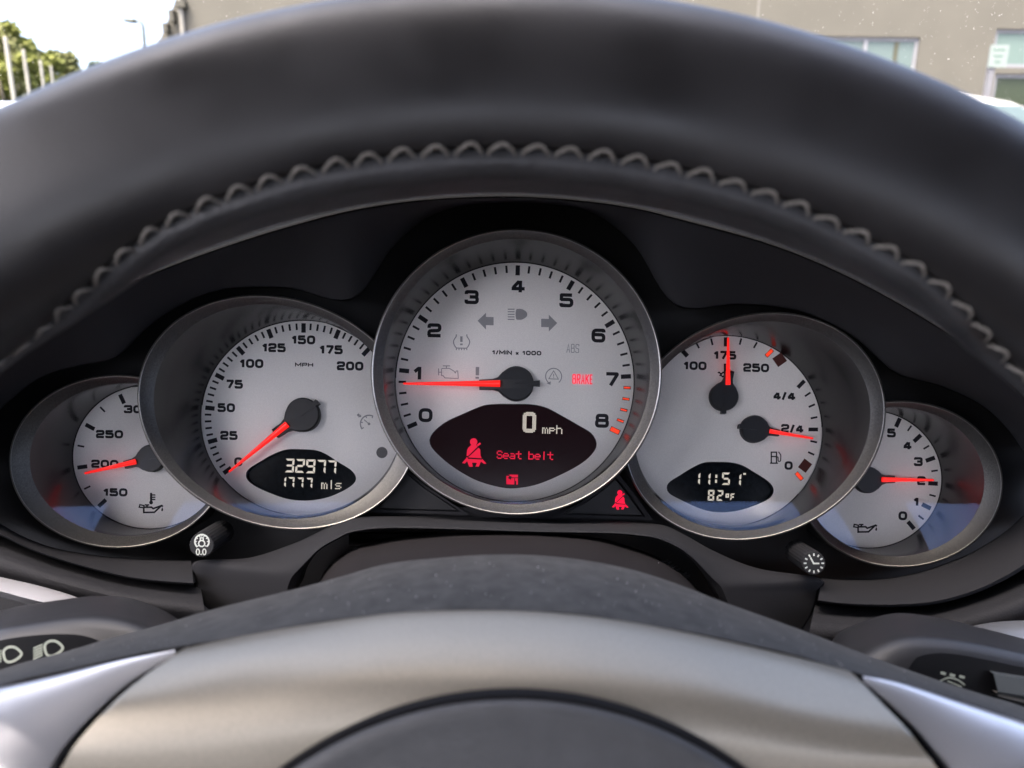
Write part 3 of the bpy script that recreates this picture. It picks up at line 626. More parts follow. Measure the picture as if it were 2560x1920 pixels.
# bridge over the column
BU = [(590, 1660), (545, 1575), (527, 1530), (503, 1503), (490, 1455), (488, 1404), (620, 1395), (720, 1364), (774, 1340), (828, 1312), (872, 1297), (910, 1291), (1045, 1291), (1180, 1293), (1320, 1296), (1425, 1301), (1540, 1304), (1605, 1307), (1663, 1314), (1714, 1338), (1786, 1378), (1895, 1421), (2050, 1446), (2046, 1480), (2036, 1520), (2018, 1555), (1990, 1600), (1950, 1680)]
BL = [(690, 1680), (705, 1600), (718, 1540), (728, 1500), (736, 1470), (748, 1445), (761, 1421), (775, 1401), (790, 1383), (810, 1367), (840, 1350), (880, 1332), (960, 1322), (1110, 1324), (1320, 1331), (1440, 1333), (1533, 1335), (1600, 1341), (1645, 1349), (1695, 1371), (1732, 1400), (1768, 1443), (1782, 1466), (1792, 1482), (1801, 1498), (1815, 1525), (1835, 1570), (1860, 1680)]
u, l = cr(BU, 180, by_index=True), cr(BL, 180, by_index=True)
seamw = []
for i in range(180):
    q = i * 27 / 179; seamw.append(1.0 if q < 5 or q > 22 else max(0.0, 1 - (q - 5) / 4.5, 1 - (22 - q) / 4.5))
DSEAM = {345: 306, 312: 291, 306: 288, 296: 286, 285: 283, 279: 280, 278.5: 279, 281: 281.5, 290: 290}
def brow(pts, d): return [K(x, y, d * (1 - w) + DSEAM[d] * w) for (x, y), w in zip(pts, seamw)]
mixp = lambda t: [(a[0] + (b[0] - a[0]) * t, a[1] + (b[1] - a[1]) * t) for a, b in zip(u, l)]
rows = [brow(u, 345), brow(u, 312)] + [brow(mixp(t), d) for t, d in ((.02, 306), (.2, 296), (.5, 285), (.8, 279), (.93, 278.5), (1.0, 281))]
rows += [[K(x, y, 290) for x, y in mixp(1.03)], [K(x, y, 345) for x, y in mixp(1.04)]]
V, Fc = loft(rows); mesh('column_bridge', V, Fc, M_trim, dash)
# small triangular tell-tale plates between the dials
shelf = [K(x, y, 318) for x, y in [(985, 1266), (1590, 1272), (1660, 1318), (900, 1312), (925, 1296)]]
mesh('shelf_panel', shelf, tessellate_polygon([shelf]), M_hood, dash, smooth=False)
PTRI = Plane(315.5, 0, SY, 1286, 1250)
def tri_plate(outline):
    cx, cy = sum(p[0] for p in outline) / len(outline), sum(p[1] for p in outline) / len(outline)
    big = [(cx + (x - cx) * 1.09, cy + (y - cy) * 1.09) for x, y in outline]; n = len(outline)
    fr = [PTRI.pt(x, y, .7) for x, y in [(cx + (x - cx) * 1.3, cy + (y - cy) * 1.3) for x, y in outline]] + [PTRI.pt(x, y, .7) for x, y in big]
    Fc = [(i, (i + 1) % n, n + (i + 1) % n, n + i) for i in range(n)]
    mesh('telltale_frame', fr, Fc, M_hood, dash, smooth=False)
    V, Fc = loft([[PTRI.pt(x, y, -1) for x, y in outline], [PTRI.pt(x, y, .5) for x, y in outline], [PTRI.pt(cx + (x - cx) * .98, cy + (y - cy) * .98, .75) for x, y in outline]], True)
    Fc = Fc + [tuple(2 * n + i for i in t) for t in tessellate_polygon([[Vector((x, y, 0)) for x, y in outline]])]
    return mesh('telltale_plate', V, Fc, M_soft, dash, smooth=False)
tri_plate([(1017, 1184), (985, 1222), (948, 1270), (1144, 1276), (1105, 1250), (1060, 1220)])
tp = tri_plate([(1538, 1198), (1510, 1224), (1465, 1256), (1413, 1283), (1605, 1288), (1575, 1245)])
p = Print(PTRI, .9); icon_belt(p, 1549.5, 1250, 1.36); p.build('belt_warning_lamp', M_brake, tp, 'red lit seat belt lamp')

# ------------------------------------------------------------------ steering column shroud inside the opening
colm = thing('steering_column_shroud', 'dusty brown black shroud of the steering column under the gauges', 'column shroud', K(1280, 1480, 240))
TOP = [(788, 1475), (806, 1440), (823, 1416), (850, 1391), (894, 1366), (932, 1358), (990, 1346), (1059, 1338), (1160, 1331), (1300, 1330), (1400, 1335), (1497, 1346), (1587, 1372), (1649, 1396), (1696, 1425), (1725, 1450), (1750, 1482)]
u = cr(TOP, 90)
rows = [[K(x, y + 6, 330) for x, y in u], [K(x, y, 300) for x, y in u], [K(x, y + 1, 292) for x, y in u]] + [[K(1280 + (x - 1280) * (1 + .0 * k), y + k, d) for x, y in u] for k, d in ((22, 262), (60, 235), (120, 215), (260, 205))]
V, Fc = loft(rowsmooth(rows, 3)); mesh('shroud_body', V, Fc, M_column, colm)
for sgn, ax, ay, bx, by, cnt in ((1, 905, 1372, 838, 1412, 9), (-1, 1652, 1402, 1712, 1440, 8)):
    for k in range(cnt):
        f = k / (cnt - 1); x, y = ax + (bx - ax) * f, ay + (by - ay) * f
        path = [K(x - 18 * sgn * (1 - .3 * f), y - 2 + 10 * f * 0, 286), K(x, y + 4, 283.5), K(x + 20 * sgn * (1 - .5 * f), y + 2, 282)]
        V, Fc = tube_path(path, [0.0003, 0.00055, 0.0003], 6); mesh('grip_rib', V, Fc, M_soft, colm)
rows = [[K(x, y, d) for x in range(872, 1100, 10)] for y, d in ((1329, 330), (1336, 322), (1347, 320), (1357, 326), (1364, 340))]
V, Fc = loft(rows); mesh('leather_boot', V, Fc, M_leather_worn, colm)
V, Fc = [], []
random.seed(3)
for k in range(120):                          # dust specks lying on the shroud
    x = random.gauss(1180, 190); y0 = 1338 + (abs(x - 1280) / 450) ** 2 * 75
    if not 830 < x < 1720: continue
    y = y0 + random.uniform(6, 48); t = (y - y0); d = 291 - t * 1.25 if t < 22 else 262 - (t - 22) * .71
    s = random.choice((.9, 1.1, 1.4, 2.0)); c = K(x, y, d - 1.2); r = s / F * d / 1000; b = len(V)
    ax, ay = CM.to_3x3() @ Vector((r, 0, 0)), CM.to_3x3() @ Vector((0, r, 0)); az = CM.to_3x3() @ Vector((0, 0, r * .6))
    V += [c - ax, c + ay, c + ax, c - ay, c + az]; Fc += [(b, b + 3, b + 4), (b + 3, b + 2, b + 4), (b + 2, b + 1, b + 4), (b + 1, b, b + 4)]
o = mesh('dust_speck', V, Fc, M_dust, colm, smooth=False); o['kind'] = 'stuff'

# ------------------------------------------------------------------ control knobs
def knob(name, label, fx, fy, df, bx, by, db, rpx):
    k = thing(name, label, 'control knob', K(bx, by, db)); c0, c1 = K(bx, by, db), K(fx, fy, df)
    ax = (c1 - c0).normalized(); e1 = CM.to_3x3() @ Vector((1, 0, 0)); e1 = (e1 - ax * e1.dot(ax)).normalized(); e2 = ax.cross(e1)
    r = rpx / F * df / 1000; N = 96; rows = []
    for t, s in ((0, .98), (.86, 1.0), (.97, .985), (1.0, .93)):
        rows.append([c0.lerp(c1, t) + (e1 * math.cos(2 * math.pi * i / N) + e2 * math.sin(2 * math.pi * i / N)) * r * s * (1 + .028 * math.cos(24 * 2 * math.pi * i / N)) for i in range(N)])
    V, Fc = loft(rows, True); Fc = Fc + [tuple(3 * N + i for i in range(N))]
    mesh('knob_body', V, Fc, M_soft, k, sharp=50)
    al = CM.to_3x3().inverted() @ ax
    return k, Plane(df, al.x / al.z, al.y / al.z, fx, fy)
kl, kp = knob('dimmer_knob', 'ribbed black dimmer knob with a white lamp symbol and 0.0', 504, 1363, 283, 556, 1329, 306, 31)
p = Print(kp, .1); cx, cy = 505, 1354
p.stroke([(cx + 17.5 * math.sin(R(a)), cy - 17.5 * math.cos(R(a))) for a in range(-138, 139, 8)], 3.8)
for a in (-138, -88, -55, -22, 0, 22, 55, 88, 138): p.rect(cx + 14.6 * math.sin(R(a)), cy - 14.6 * math.cos(R(a)), 2.4, 4, a)
p.stroke(ell(504.5, 1358.5, 7.6, 7.6, n=28), 3.2, True); p.stroke([(501, 1352), (501, 1344.5), (508.5, 1344.5), (508.5, 1352)], 2.8)
for x in (495, 511): p.stroke(ell(x, 1379.5, 4, 7.2, n=24), 2.6, True)
p.rect(503, 1385.6, 3.2, 3.2); p.build('dimmer_symbol', M_white, kl)
kr, kp = knob('clock_knob', 'ribbed black clock setting knob with a white clock face symbol', 2034, 1408, 283, 1990, 1378, 306, 30)
p = Print(kp, .1); cx, cy = 2034.5, 1408
for k in range(12): p.rect(cx + 22 * math.sin(R(30 * k)), cy - 21.5 * math.cos(R(30 * k)), 3.6, 6.6, 30 * k)
p.stroke([(cx - 8.6, cy - 14.5), (cx - .5, cy + .5), (cx + 13.5, cy + .5)], 3.8); p.build('clock_symbol', M_white, kr)

# ------------------------------------------------------------------ column stalks
def stalk(name, label, top, ridge, face, low):
    s = thing(name, label, 'stalk', K(top[len(top) // 2][0], top[len(top) // 2][1], 235))
    rs = [cr(q, 60, by_index=True) for q in (top, ridge, face, low)]
    rows = [[K(x, y + 12, 262) for x, y in rs[0]], [K(x, y, 244) for x, y in rs[0]], [K(x, y, 226) for x, y in rs[1]], [K(x, y, 216) for x, y in rs[2]], [K(x, y, 212) for x, y in rs[3]], [K(x, y + 20, 235) for x, y in rs[3]]]
    V, Fc = loft(rowsmooth(rows, 4)); mesh('stalk_body', V, Fc, M_stalk, s)
    return s
st = stalk('lamp_stalk', 'black headlamp stalk with two pale headlamp symbols', [(-160, 1560), (0, 1527), (58, 1513), (155, 1499), (233, 1490), (311, 1493), (369, 1509), (428, 1536), (470, 1570)],
           [(-160, 1600), (0, 1562), (58, 1550), (155, 1533), (233, 1525), (305, 1530), (360, 1545), (415, 1568), (462, 1600)],
           [(-160, 1650), (0, 1600), (58, 1590), (155, 1578), (233, 1575), (300, 1580), (352, 1590), (405, 1605), (455, 1630)],
           [(-160, 1800), (0, 1790), (58, 1780), (155, 1765), (233, 1750), (295, 1740), (345, 1730), (398, 1720), (450, 1710)])
PS = Plane(209, 0.0, .05, 100, 1640)
face_pts = cr([(-120, 1630), (0, 1601), (80, 1589), (160, 1585), (220, 1592), (280, 1620), (300, 1660), (240, 1740), (0, 1790), (-120, 1800)], 60, closed=True)
V = [PS.pt(x, y) for x, y in face_pts]; mesh('switch_face', V, tessellate_polygon([V]), mat('gloss_black_face', (.006, .006, .007), .35, spec=.3), st, smooth=False)
for dx, dy in ((0, 0), (-103, 15)):
    p = Print(PS, .1); D = cr([(113 + dx, 1612 + dy), (124 + dx, 1603 + dy), (140 + dx, 1603 + dy), (154 + dx, 1613 + dy), (157 + dx, 1621 + dy), (148 + dx, 1631 + dy), (132 + dx, 1639 + dy), (120 + dx, 1638 + dy), (114 + dx, 1628 + dy)], 40, closed=True)
    p.stroke(D, 6, True)
    for k in range(5): p.stroke([(107 + dx, 1611 + dy + k * 6.4), (84 + dx, 1621 + dy + k * 6.6)], 3.4)
    p.build('headlamp_symbol', mat('pale_green_print', (.42, .46, .38), .6), st)
st = stalk('wiper_stalk', 'black wiper stalk with a pale washer symbol and a grey switch', [(2060, 1640), (2090, 1590), (2128, 1566), (2205, 1539), (2264, 1533), (2361, 1547), (2439, 1566), (2560, 1597), (2720, 1640)],
           [(2068, 1665), (2110, 1630), (2150, 1605), (2215, 1580), (2275, 1573), (2361, 1582), (2439, 1598), (2560, 1626), (2720, 1668)],
           [(2078, 1690), (2130, 1668), (2170, 1650), (2225, 1630), (2285, 1622), (2361, 1626), (2439, 1636), (2560, 1662), (2720, 1700)],
           [(2090, 1730), (2140, 1740), (2180, 1750), (2235, 1770), (2295, 1790), (2361, 1810), (2439, 1830), (2560, 1860), (2720, 1900)])
PS = Plane(209, 0.0, .05, 2420, 1690)
face_pts = cr([(2270, 1690), (2279, 1659), (2300, 1640), (2361, 1633), (2439, 1644), (2560, 1669), (2680, 1695), (2680, 1850), (2440, 1800), (2290, 1760)], 60, closed=True)
V = [PS.pt(x, y) for x, y in face_pts]; mesh('switch_face', V, tessellate_polygon([V]), mat('gloss_black_face', (.006, .006, .007), .35, spec=.3), st, smooth=False)
p = Print(PS, .1)
for x, y in ((2357, 1683), (2380, 1688), (2404, 1692)): p.stroke([(x - 6, y - 2), (x + 7, y + 1.5)], 6.5)
p.stroke(cr([(2350, 1702), (2372, 1694), (2395, 1700), (2412, 1713)], 16), 3.5); p.stroke([(2368, 1702), (2404, 1717)], 3.0); p.build('washer_symbol', mat('pale_green_print', (.42, .46, .38), .6), st)
rows = [[PS.pt(x, y + a, b) for x, y in ((2472, 1676), (2560, 1690), (2680, 1712))] for a, b in ((0, .2), (2, 2), (40, 4), (46, 3.4), (60, .2))]
V, Fc = loft(rows); mesh('wiper_switch', V, Fc, mat('grey_switch_plastic', (.05, .055, .055), .4), st)
rows = [[PS.pt(x, y + a, b) for x, y in ((2478, 1724), (2560, 1744), (2680, 1775))] for a, b in ((0, .2), (1, 2.4), (7, 3.2), (12, .2))]
V, Fc = loft(rows); mesh('switch_edge', V, Fc, mat('pale_switch_edge', (.45, .42, .37), .35, metal=.5), st)

# ------------------------------------------------------------------ steering wheel
TAU = R(5); WO = Vector((-2.5, -112.5, 128.4)); RC, RA, RB, NE = 168.0, 18.2, 13.0, 2.5
wu = Vector((0, math.cos(TAU), math.sin(TAU))); wnrm = Vector((0, math.sin(TAU), -math.cos(TAU))); wr = Vector((1, 0, 0))
def tor(th, ph, lift=0.0):
    rad = wr * math.sin(th) + wu * math.cos(th)
    c, s = math.cos(ph), math.sin(ph); c, s = math.copysign(abs(c) ** (2 / NE), c), math.copysign(abs(s) ** (2 / NE), s)
    p = WO + rad * (RC + (RA + lift) * c) + wnrm * ((RB + lift) * s)
    return W(p.x, p.y, p.z)
SEAM = [(-180, 156), (-60, 200), (-45, 207), (-37, 202), (-32, 182), (-30, 177), (-27, 164), (-23.5, 152), (-20, 147.5), (-13.5, 143.5), (0, 141.5), (13, 143.5), (18, 145), (25, 150.5), (29, 153), (32, 160.5), (33.5, 165), (37, 180), (39, 185), (45, 194), (60, 200), (180, 156)]
def seam(thd):
    for (a, x), (b, y) in zip(SEAM, SEAM[1:]):
        if a <= thd <= b: return x + (y - x) * (thd - a) / (b - a)
    return 150
wheel = thing('steering_wheel', 'black leather steering wheel with grey cross stitching and a silver hub', 'steering wheel', W(*WO))
NT = 360
def rim_part(name, span, m, depth_fn):
    rows = []
    for i in range(NT):
        thd = -180 + 360 * i / NT; s = seam(thd); th = R(thd); row = []
        for f in span:
            ph, lift = depth_fn(s, f); row.append(tor(th, R(ph), lift))
        rows.append(row)
    rows.append(rows[0]); V, Fc = loft(rows)
    return mesh(name, V, Fc, m, wheel, sharp=80)
def outer_fn(s, f):                           # f 0..1 from the seam over the front and outside to the back
    ph = s - f * 150; lift = -0.9 * math.exp(-(f * 150 / 3.0) ** 2); return ph, lift
rim = rim_part('rim', [0, .008, .016, .03, .05] + [.08 + .92 * i / 40 for i in range(41)], M_leather, outer_fn)
def inner_fn(s, f):
    ph = s + f * 210; dg = f * 210; lift = 0.3 + 1.3 * math.exp(-((dg - 12) / 14) ** 2) - 1.5 * math.exp(-(dg / 3.0) ** 2); return ph, lift
rim_part('rim_inner_leather', [0, .006, .012, .022, .035] + [.06 + .94 * i / 40 for i in range(41)], M_leather_worn, inner_fn)
# cross stitching, one looped thread per stitch
def stitch_mesh(thd):
    pitch = 2.2; s = seam(thd); path = []; js, jh = random.uniform(-.12, .12), random.uniform(.75, 1.02)
    for dx, dph in ((-.42, 3.0), (-.36, 0.0), (-.26, -2.6), (-.08, -6.0), (.06, -6.8), (.19, -5.6), (.28, -2.6), (.34, -.5), (.38, 2.5)):
        t = thd + (dx + js * (.5 - abs(dx))) * pitch; path.append(tor(R(t), R(seam(t) + (dph * jh if dph < 0 else dph)), .18 if abs(dph) > 2 else -.1))
    c = tor(R(thd), R(s)); V, Fc = tube_path([q - c for q in path], [.00022, .00032, .00036, .00038, .00038, .00034, .0003, .00026, .0002], 6)
    me = bpy.data.meshes.new('stitch'); me.from_pydata([tuple(v) for v in V], [], Fc); me.materials.append(M_thread); me.shade_smooth()
    return me, c
k = -22
while k <= 22:
    thd = k * 2.2 + .3; me, c = stitch_mesh(thd)
    o = link('stitch', me, rim); o.matrix_world = Matrix.Translation(c); k += 1
# hub: core, grey upper body, satin silver panel, bright spokes, airbag cover
BT = [(-320, 1790), (0, 1675), (155, 1632), (272, 1597), (389, 1566), (544, 1521), (739, 1473), (860, 1440), (977, 1409), (1132, 1393), (1249, 1387), (1365, 1391), (1482, 1405), (1599, 1430), (1720, 1471), (1793, 1500), (1933, 1550), (2050, 1593), (2205, 1652), (2361, 1706), (2478, 1743), (2560, 1768), (2900, 1890)]
BB = [(-320, 1830), (0, 1712), (155, 1673), (272, 1646), (389, 1622), (530, 1600), (690, 1570), (860, 1543), (1016, 1527), (1110, 1522), (1210, 1521), (1365, 1526), (1460, 1533), (1560, 1548), (1720, 1576), (1817, 1595), (1972, 1630), (2069, 1658), (2205, 1697), (2361, 1738), (2478, 1774), (2560, 1803), (2900, 1930)]
u, l = cr(BT, 200, by_index=True), cr(BB, 200, by_index=True)
mx = lambda t, k=0: [(a[0] + (b[0] - a[0]) * t, a[1] + (b[1] - a[1]) * t + k) for a, b in zip(u, l)]
rows = [[K(x, y + 40, 225) for x, y in u], [K(x, y + 4, 205) for x, y in u]] + [[K(x, y, d) for x, y in mx(t)] for t, d in ((0, 193), (.08, 187), (.3, 178), (.6, 168), (.9, 160.5), (1, 158.8))] + [[K(x, y, 158) for x, y in mx(1, 9)], [K(x, y, 166) for x, y in mx(1, 60)]]
V, Fc = loft(rowsmooth(rows, 3)); mesh('hub_body', V, Fc, M_hubgrey, wheel)
core = [[K(x, y, d) for x, y in mx(1, dy)] for dy, d in ((18, 168), (80, 161), (160, 154), (260, 149), (420, 146), (700, 145))]
V, Fc = loft(core); mesh('hub_core', V, Fc, M_void, wheel)
S = [[(505, 1604), (661, 1573), (860, 1543), (1016, 1526), (1210, 1521), (1365, 1526), (1521, 1541), (1720, 1576), (1972, 1629), (2104, 1662)],
     [(470, 1620), (655, 1582), (860, 1550), (1016, 1532), (1210, 1527), (1365, 1532), (1521, 1548), (1722, 1584), (1978, 1642), (2127, 1680)],
     [(443, 1636), (640, 1604), (850, 1578), (1016, 1562), (1210, 1558), (1365, 1562), (1521, 1577), (1730, 1612), (1985, 1668), (2151, 1702)],
     [(350, 1698), (600, 1660), (840, 1634), (1016, 1620), (1210, 1616), (1365, 1621), (1521, 1636), (1750, 1670), (2010, 1728), (2205, 1757)],
     [(272, 1768), (560, 1740), (820, 1705), (1016, 1690), (1210, 1686), (1365, 1690), (1521, 1704), (1770, 1738), (2040, 1790), (2264, 1819)],
     [(194, 1854), (520, 1830), (800, 1790), (1016, 1768), (1210, 1762), (1365, 1766), (1521, 1782), (1790, 1818), (2070, 1860), (2310, 1877)],
     [(150, 1925), (490, 1920), (780, 1880), (1016, 1850), (1210, 1845), (1365, 1850), (1521, 1865), (1810, 1905), (2100, 1930), (2345, 1925)],
     [(60, 2080), (450, 2080), (760, 2080), (1016, 2080), (1210, 2080), (1365, 2080), (1521, 2080), (1830, 2080), (2130, 2080), (2440, 2080)]]
SD = [160.5, 157.2, 152.5, 146.0, 140.5, 137.5, 136.5, 136.0]
grid = [[K(*q, d) for q in cr(r, 90, by_index=True)] for r, d in zip(S, SD)]
g2 = rowsmooth(grid, 6)
def skirted(g, back=0.004):                    # give a lofted sheet rolled sides
    b = (CM.to_3x3() @ Vector((0, 0, -back)))
    return [[r[0] + b] + r + [r[-1] + b] for r in g]
V, Fc = loft(skirted(g2)); mesh('hub_panel', V, Fc, M_silver, wheel, sharp=60)
for top, low in (([(438, 1625), (300, 1651), (155, 1686), (0, 1722), (-120, 1752), (-260, 1790)], [(437, 1637), (333, 1702), (257, 1770), (178, 1857), (130, 1930), (40, 2080)]),
                 ([(2157, 1690), (2240, 1706), (2361, 1744), (2478, 1782), (2560, 1810), (2760, 1884)], [(2160, 1703), (2226, 1762), (2284, 1822), (2332, 1880), (2372, 1930), (2480, 2080)])):
    u2, l2 = cr(top, 60, by_index=True), cr(low, 60, by_index=True)
    rows = []
    for t in (-.02, 0, .04, .1, .2, .35, .5, .65, .8, .9, .96, 1, 1.015):
        row = []
        for a, b in zip(u2, l2):
            x, y = a[0] + (b[0] - a[0]) * t, a[1] + (b[1] - a[1]) * t; base = 157 - 17 * min(1, (y - 1620) / 330); wmm = math.dist(a, b) * .08
            tt = min(1, max(0, t)); edge = max(0, 1 - min(tt, 1 - tt) / .05) ** 2
            row.append(K(x, y, base - min(2.0, .09 * wmm) * 4 * tt * (1 - tt) + edge * min(1.0, .08 * wmm + .1) + (5 if t < 0 or t > 1 else 0)))
        rows.append(row)
    V, Fc = loft(rows); mesh('spoke', V, Fc, M_bright, wheel)
PC = Vector(((1283 - 1280) / F * 129, (960 - 2800) / F * 129, 129)); pr_ = 1027 / F * 129
def ring_pt(a, r, z):
    q = PC + wr * (r * math.sin(a)) + wu * (r * math.cos(a)) + wnrm * z; return W(q.x, q.y, q.z)
rows = [[ring_pt(2 * math.pi * i / 160, r, z) for i in range(160)] for r, z in ((pr_ + .6, -2.5), (pr_ + .45, .7), (pr_ - 1.8, .5))]
V, Fc = loft(rows, True); mesh('airbag_gap', V, Fc, M_void, wheel)
rows = [[ring_pt(2 * math.pi * i / 160, r, z) for i in range(160)] for r, z in ((pr_ - .3, -1), (pr_ - .35, 1.0), (pr_ - .7, 1.8), (pr_ - 1.5, 2.4), (pr_ - 2.6, 2.6), (pr_ - 4, 2.5), (pr_ - 6, 2.7), (pr_ - 20, 4.3), (pr_ - 40, 5.4), (6, 6.0), (.05, 6.0))]
V, Fc = loft(rows, True); mesh('airbag_cover', V, Fc, M_pad, wheel)

V, Fc = [], []; random.seed(21)
for k in range(150):
    i = random.randint(20, 185); t = random.random() ** .8; x = u[i][0] + (l[i][0] - u[i][0]) * t; y = u[i][1] + (l[i][1] - u[i][1]) * t
    if not -20 < x < 2580: continue
    tb = [(0, 193), (.08, 187), (.3, 178), (.6, 168), (.9, 160.5), (1, 158.8)]; d = next(a[1] + (b[1] - a[1]) * (t - a[0]) / (b[0] - a[0]) for a, b in zip(tb, tb[1:]) if a[0] <= t <= b[0])
    s = random.choice((1.2, 1.5, 1.5, 2.0, 2.6)); c = K(x, y, d - .9); r = s / F * d / 1000; b0 = len(V)
    ax, ay = CM.to_3x3() @ Vector((r, 0, 0)), CM.to_3x3() @ Vector((0, r, 0)); az = CM.to_3x3() @ Vector((0, 0, r * .6))
    V += [c - ax, c + ay, c + ax, c - ay, c + az]; Fc += [(b0, b0 + 3, b0 + 4), (b0 + 3, b0 + 2, b0 + 4), (b0 + 2, b0 + 1, b0 + 4), (b0 + 1, b0, b0 + 4)]
o = mesh('dust_speck', V, Fc, mat('grey_lint', (.2, .2, .2), .9), wheel, smooth=False); o['kind'] = 'stuff'

# ------------------------------------------------------------------ windscreen with dust
CI = CM.copy()
def ray(px, py): return (CM.to_3x3() @ Vector(((px - 1280) / F, (960 - py) / F, -1)))
def WY(px, py, Y):                            # the point at world distance Y ahead seen in the direction of a pixel
    r = ray(px, py); return CM.translation + r * (Y / r.y)
wsc = thing('windscreen', 'dusty raked windscreen glass above the dashboard', 'windscreen', (0.3, 0.85, 0.9))
A, B = Vector((0, .86, .93)), Vector((0, .16, 1.32))
def wpt(x, t): return Vector((x, A.y + (B.y - A.y) * t + .06 * (1 - ((x - .3) / .8) ** 2), A.z + (B.z - A.z) * t + .02 * math.sin(math.pi * t)))
rows = [[wpt(-.55 + 1.7 * i / 24, t / 10) for i in range(25)] for t in range(11)]
V, Fc = loft(rows); mesh('windscreen_glass', V, Fc, M_wind, wsc)
random.seed(11); V, Fc = [], []
up = (B - A).normalized(); nrm = Vector((1, 0, 0)).cross(up).normalized()
for k in range(8000):
    x, t = random.uniform(-.5, .75), random.uniform(.02, .5); c = wpt(x, t) - nrm * .0008 * (1 if nrm.y > 0 else -1)
    s = random.choice((.00008, .0001, .0001, .00012, .00015, .0002)); e = random.uniform(1, 2.4); b = len(V)
    ax, ay = Vector((s, 0, 0)), up * s
    q = Vector((.8, 0, 0)) * s * e + up * s * e * .6
    V += [c - q, c + up * s * .6 - Vector((s * .5, 0, 0)), c + q, c - up * s * .6 + Vector((s * .5, 0, 0))]; Fc += [(b, b + 1, b + 2, b + 3)]
M_wdust = bpy.data.materials.new('translucent_dust'); M_wdust.use_nodes = True; n_, l_ = M_wdust.node_tree.nodes, M_wdust.node_tree.links
n_.remove(n_['Principled BSDF']); a_, b_, c_ = n_.new('ShaderNodeBsdfTranslucent'), n_.new('ShaderNodeBsdfDiffuse'), n_.new('ShaderNodeMixShader')
a_.inputs[0].default_value = b_.inputs[0].default_value = (.9, .9, .88, 1); c_.inputs[0].default_value = .3
l_.new(a_.outputs[0], c_.inputs[1]); l_.new(b_.outputs[0], c_.inputs[2]); l_.new(c_.outputs[0], n_['Material Output'].inputs['Surface'])
o = mesh('dust', V, Fc, M_wdust, wsc, smooth=False); o['kind'] = 'stuff'

# ------------------------------------------------------------------ car cabin around the eye point (seen in the gauge lenses)
cab = thing('car_cabin', 'dark car cabin with grey headliner and tan seats behind the steering wheel', 'car cabin', (0.3, -.4, 0.3))
M_head = mat('grey_headliner', (.03, .03, .03), .9, bump=.2, bscale=400)
M_tan = mat('tan_seat_leather', (.42, .23, .12), .5, bump=.3, bscale=500)
M_seat = mat('charcoal_seat_leather', (.05, .05, .053), .5, bump=.3, bscale=500)
M_door = mat('dark_door_panel', (.04, .04, .042), .6)
rows = [[Vector((-.42 + 1.44 * i / 16, y, z - .03 * abs((i - 8) / 8) ** 3)) for i in range(17)] for y, z in ((.15, 1.318), (.02, 1.345), (-.1, 1.36), (-.4, 1.37), (-.89, 1.347), (-.91, 1.377), (-.4, 1.40), (.02, 1.375), (.155, 1.343))]
V, Fc = loft(rows); mesh('headliner', V, Fc, M_head, cab)
for sx, x0 in ((-1, -.48), (1, 1.08)):
    rows = [[Vector((x0 + sx * dx, y, z)) for y in (.85, .5, 0, -.5, -1.1)] for dx, z in ((.0, .05), (.02, .5), (.0, .86), (.03, .92), (.08, .92), (.1, .05))]
    V, Fc = loft(rows); mesh('door', V, Fc, M_door, cab)
    V, Fc = tube_path([Vector((x0 - sx * .0, -.42, .9)), Vector((x0 - sx * .03, -.52, 1.15)), Vector((x0 - sx * .08, -.6, 1.345))], [.06, .055, .05], 10); mesh('pillar', V, Fc, M_door, cab)
    V, Fc = tube_path([Vector((x0, .84, .92)), Vector((x0 - sx * .02, .5, 1.14)), Vector((x0 - sx * .05, .15, 1.315))], .028, 10); mesh('pillar', V, Fc, M_door, cab)
for cx in (0.0, .66):
    rows = []
    for z, w, y, th in ((.28, .2, -.38, .1), (.4, .25, -.42, .12), (.6, .25, -.5, .12), (.8, .22, -.58, .1), (.95, .14, -.63, .07), (1.1, .12, -.66, .06), (1.16, .08, -.67, .04)):
        rows.append([Vector((cx + w * math.cos(a), y - .08 + th * math.sin(a), z)) for a in [2 * math.pi * i / 24 for i in range(24)]])
    V, Fc = loft(rowsmooth(rows, 3), True); mesh('seat_back', V, Fc, M_tan if cx > .3 else M_seat, cab)
    rows = []
    for y, zc in ((.05, .3), (-.1, .34), (-.3, .32), (-.5, .28)):
        rows.append([Vector((cx + .25 * math.cos(a), y, zc + .07 * math.sin(a))) for a in [2 * math.pi * i / 20 for i in range(20)]])
    V, Fc = loft(rows, True); mesh('seat_cushion', V, Fc, M_tan if cx > .3 else M_seat, cab)
V = [(-.5, -1.1, .05), (1.1, -1.1, .05), (1.1, -1.25, .9), (-.5, -1.25, .9)]; mesh('rear_bulkhead', V, [(0, 1, 2, 3)], M_door, cab, smooth=False)
V = [(-.5, -1.2, .08), (1.1, -1.2, .08), (1.1, .9, .08), (-.5, .9, .08)]; mesh('cabin_floor', V, [(0, 1, 2, 3)], M_door, cab, smooth=False)

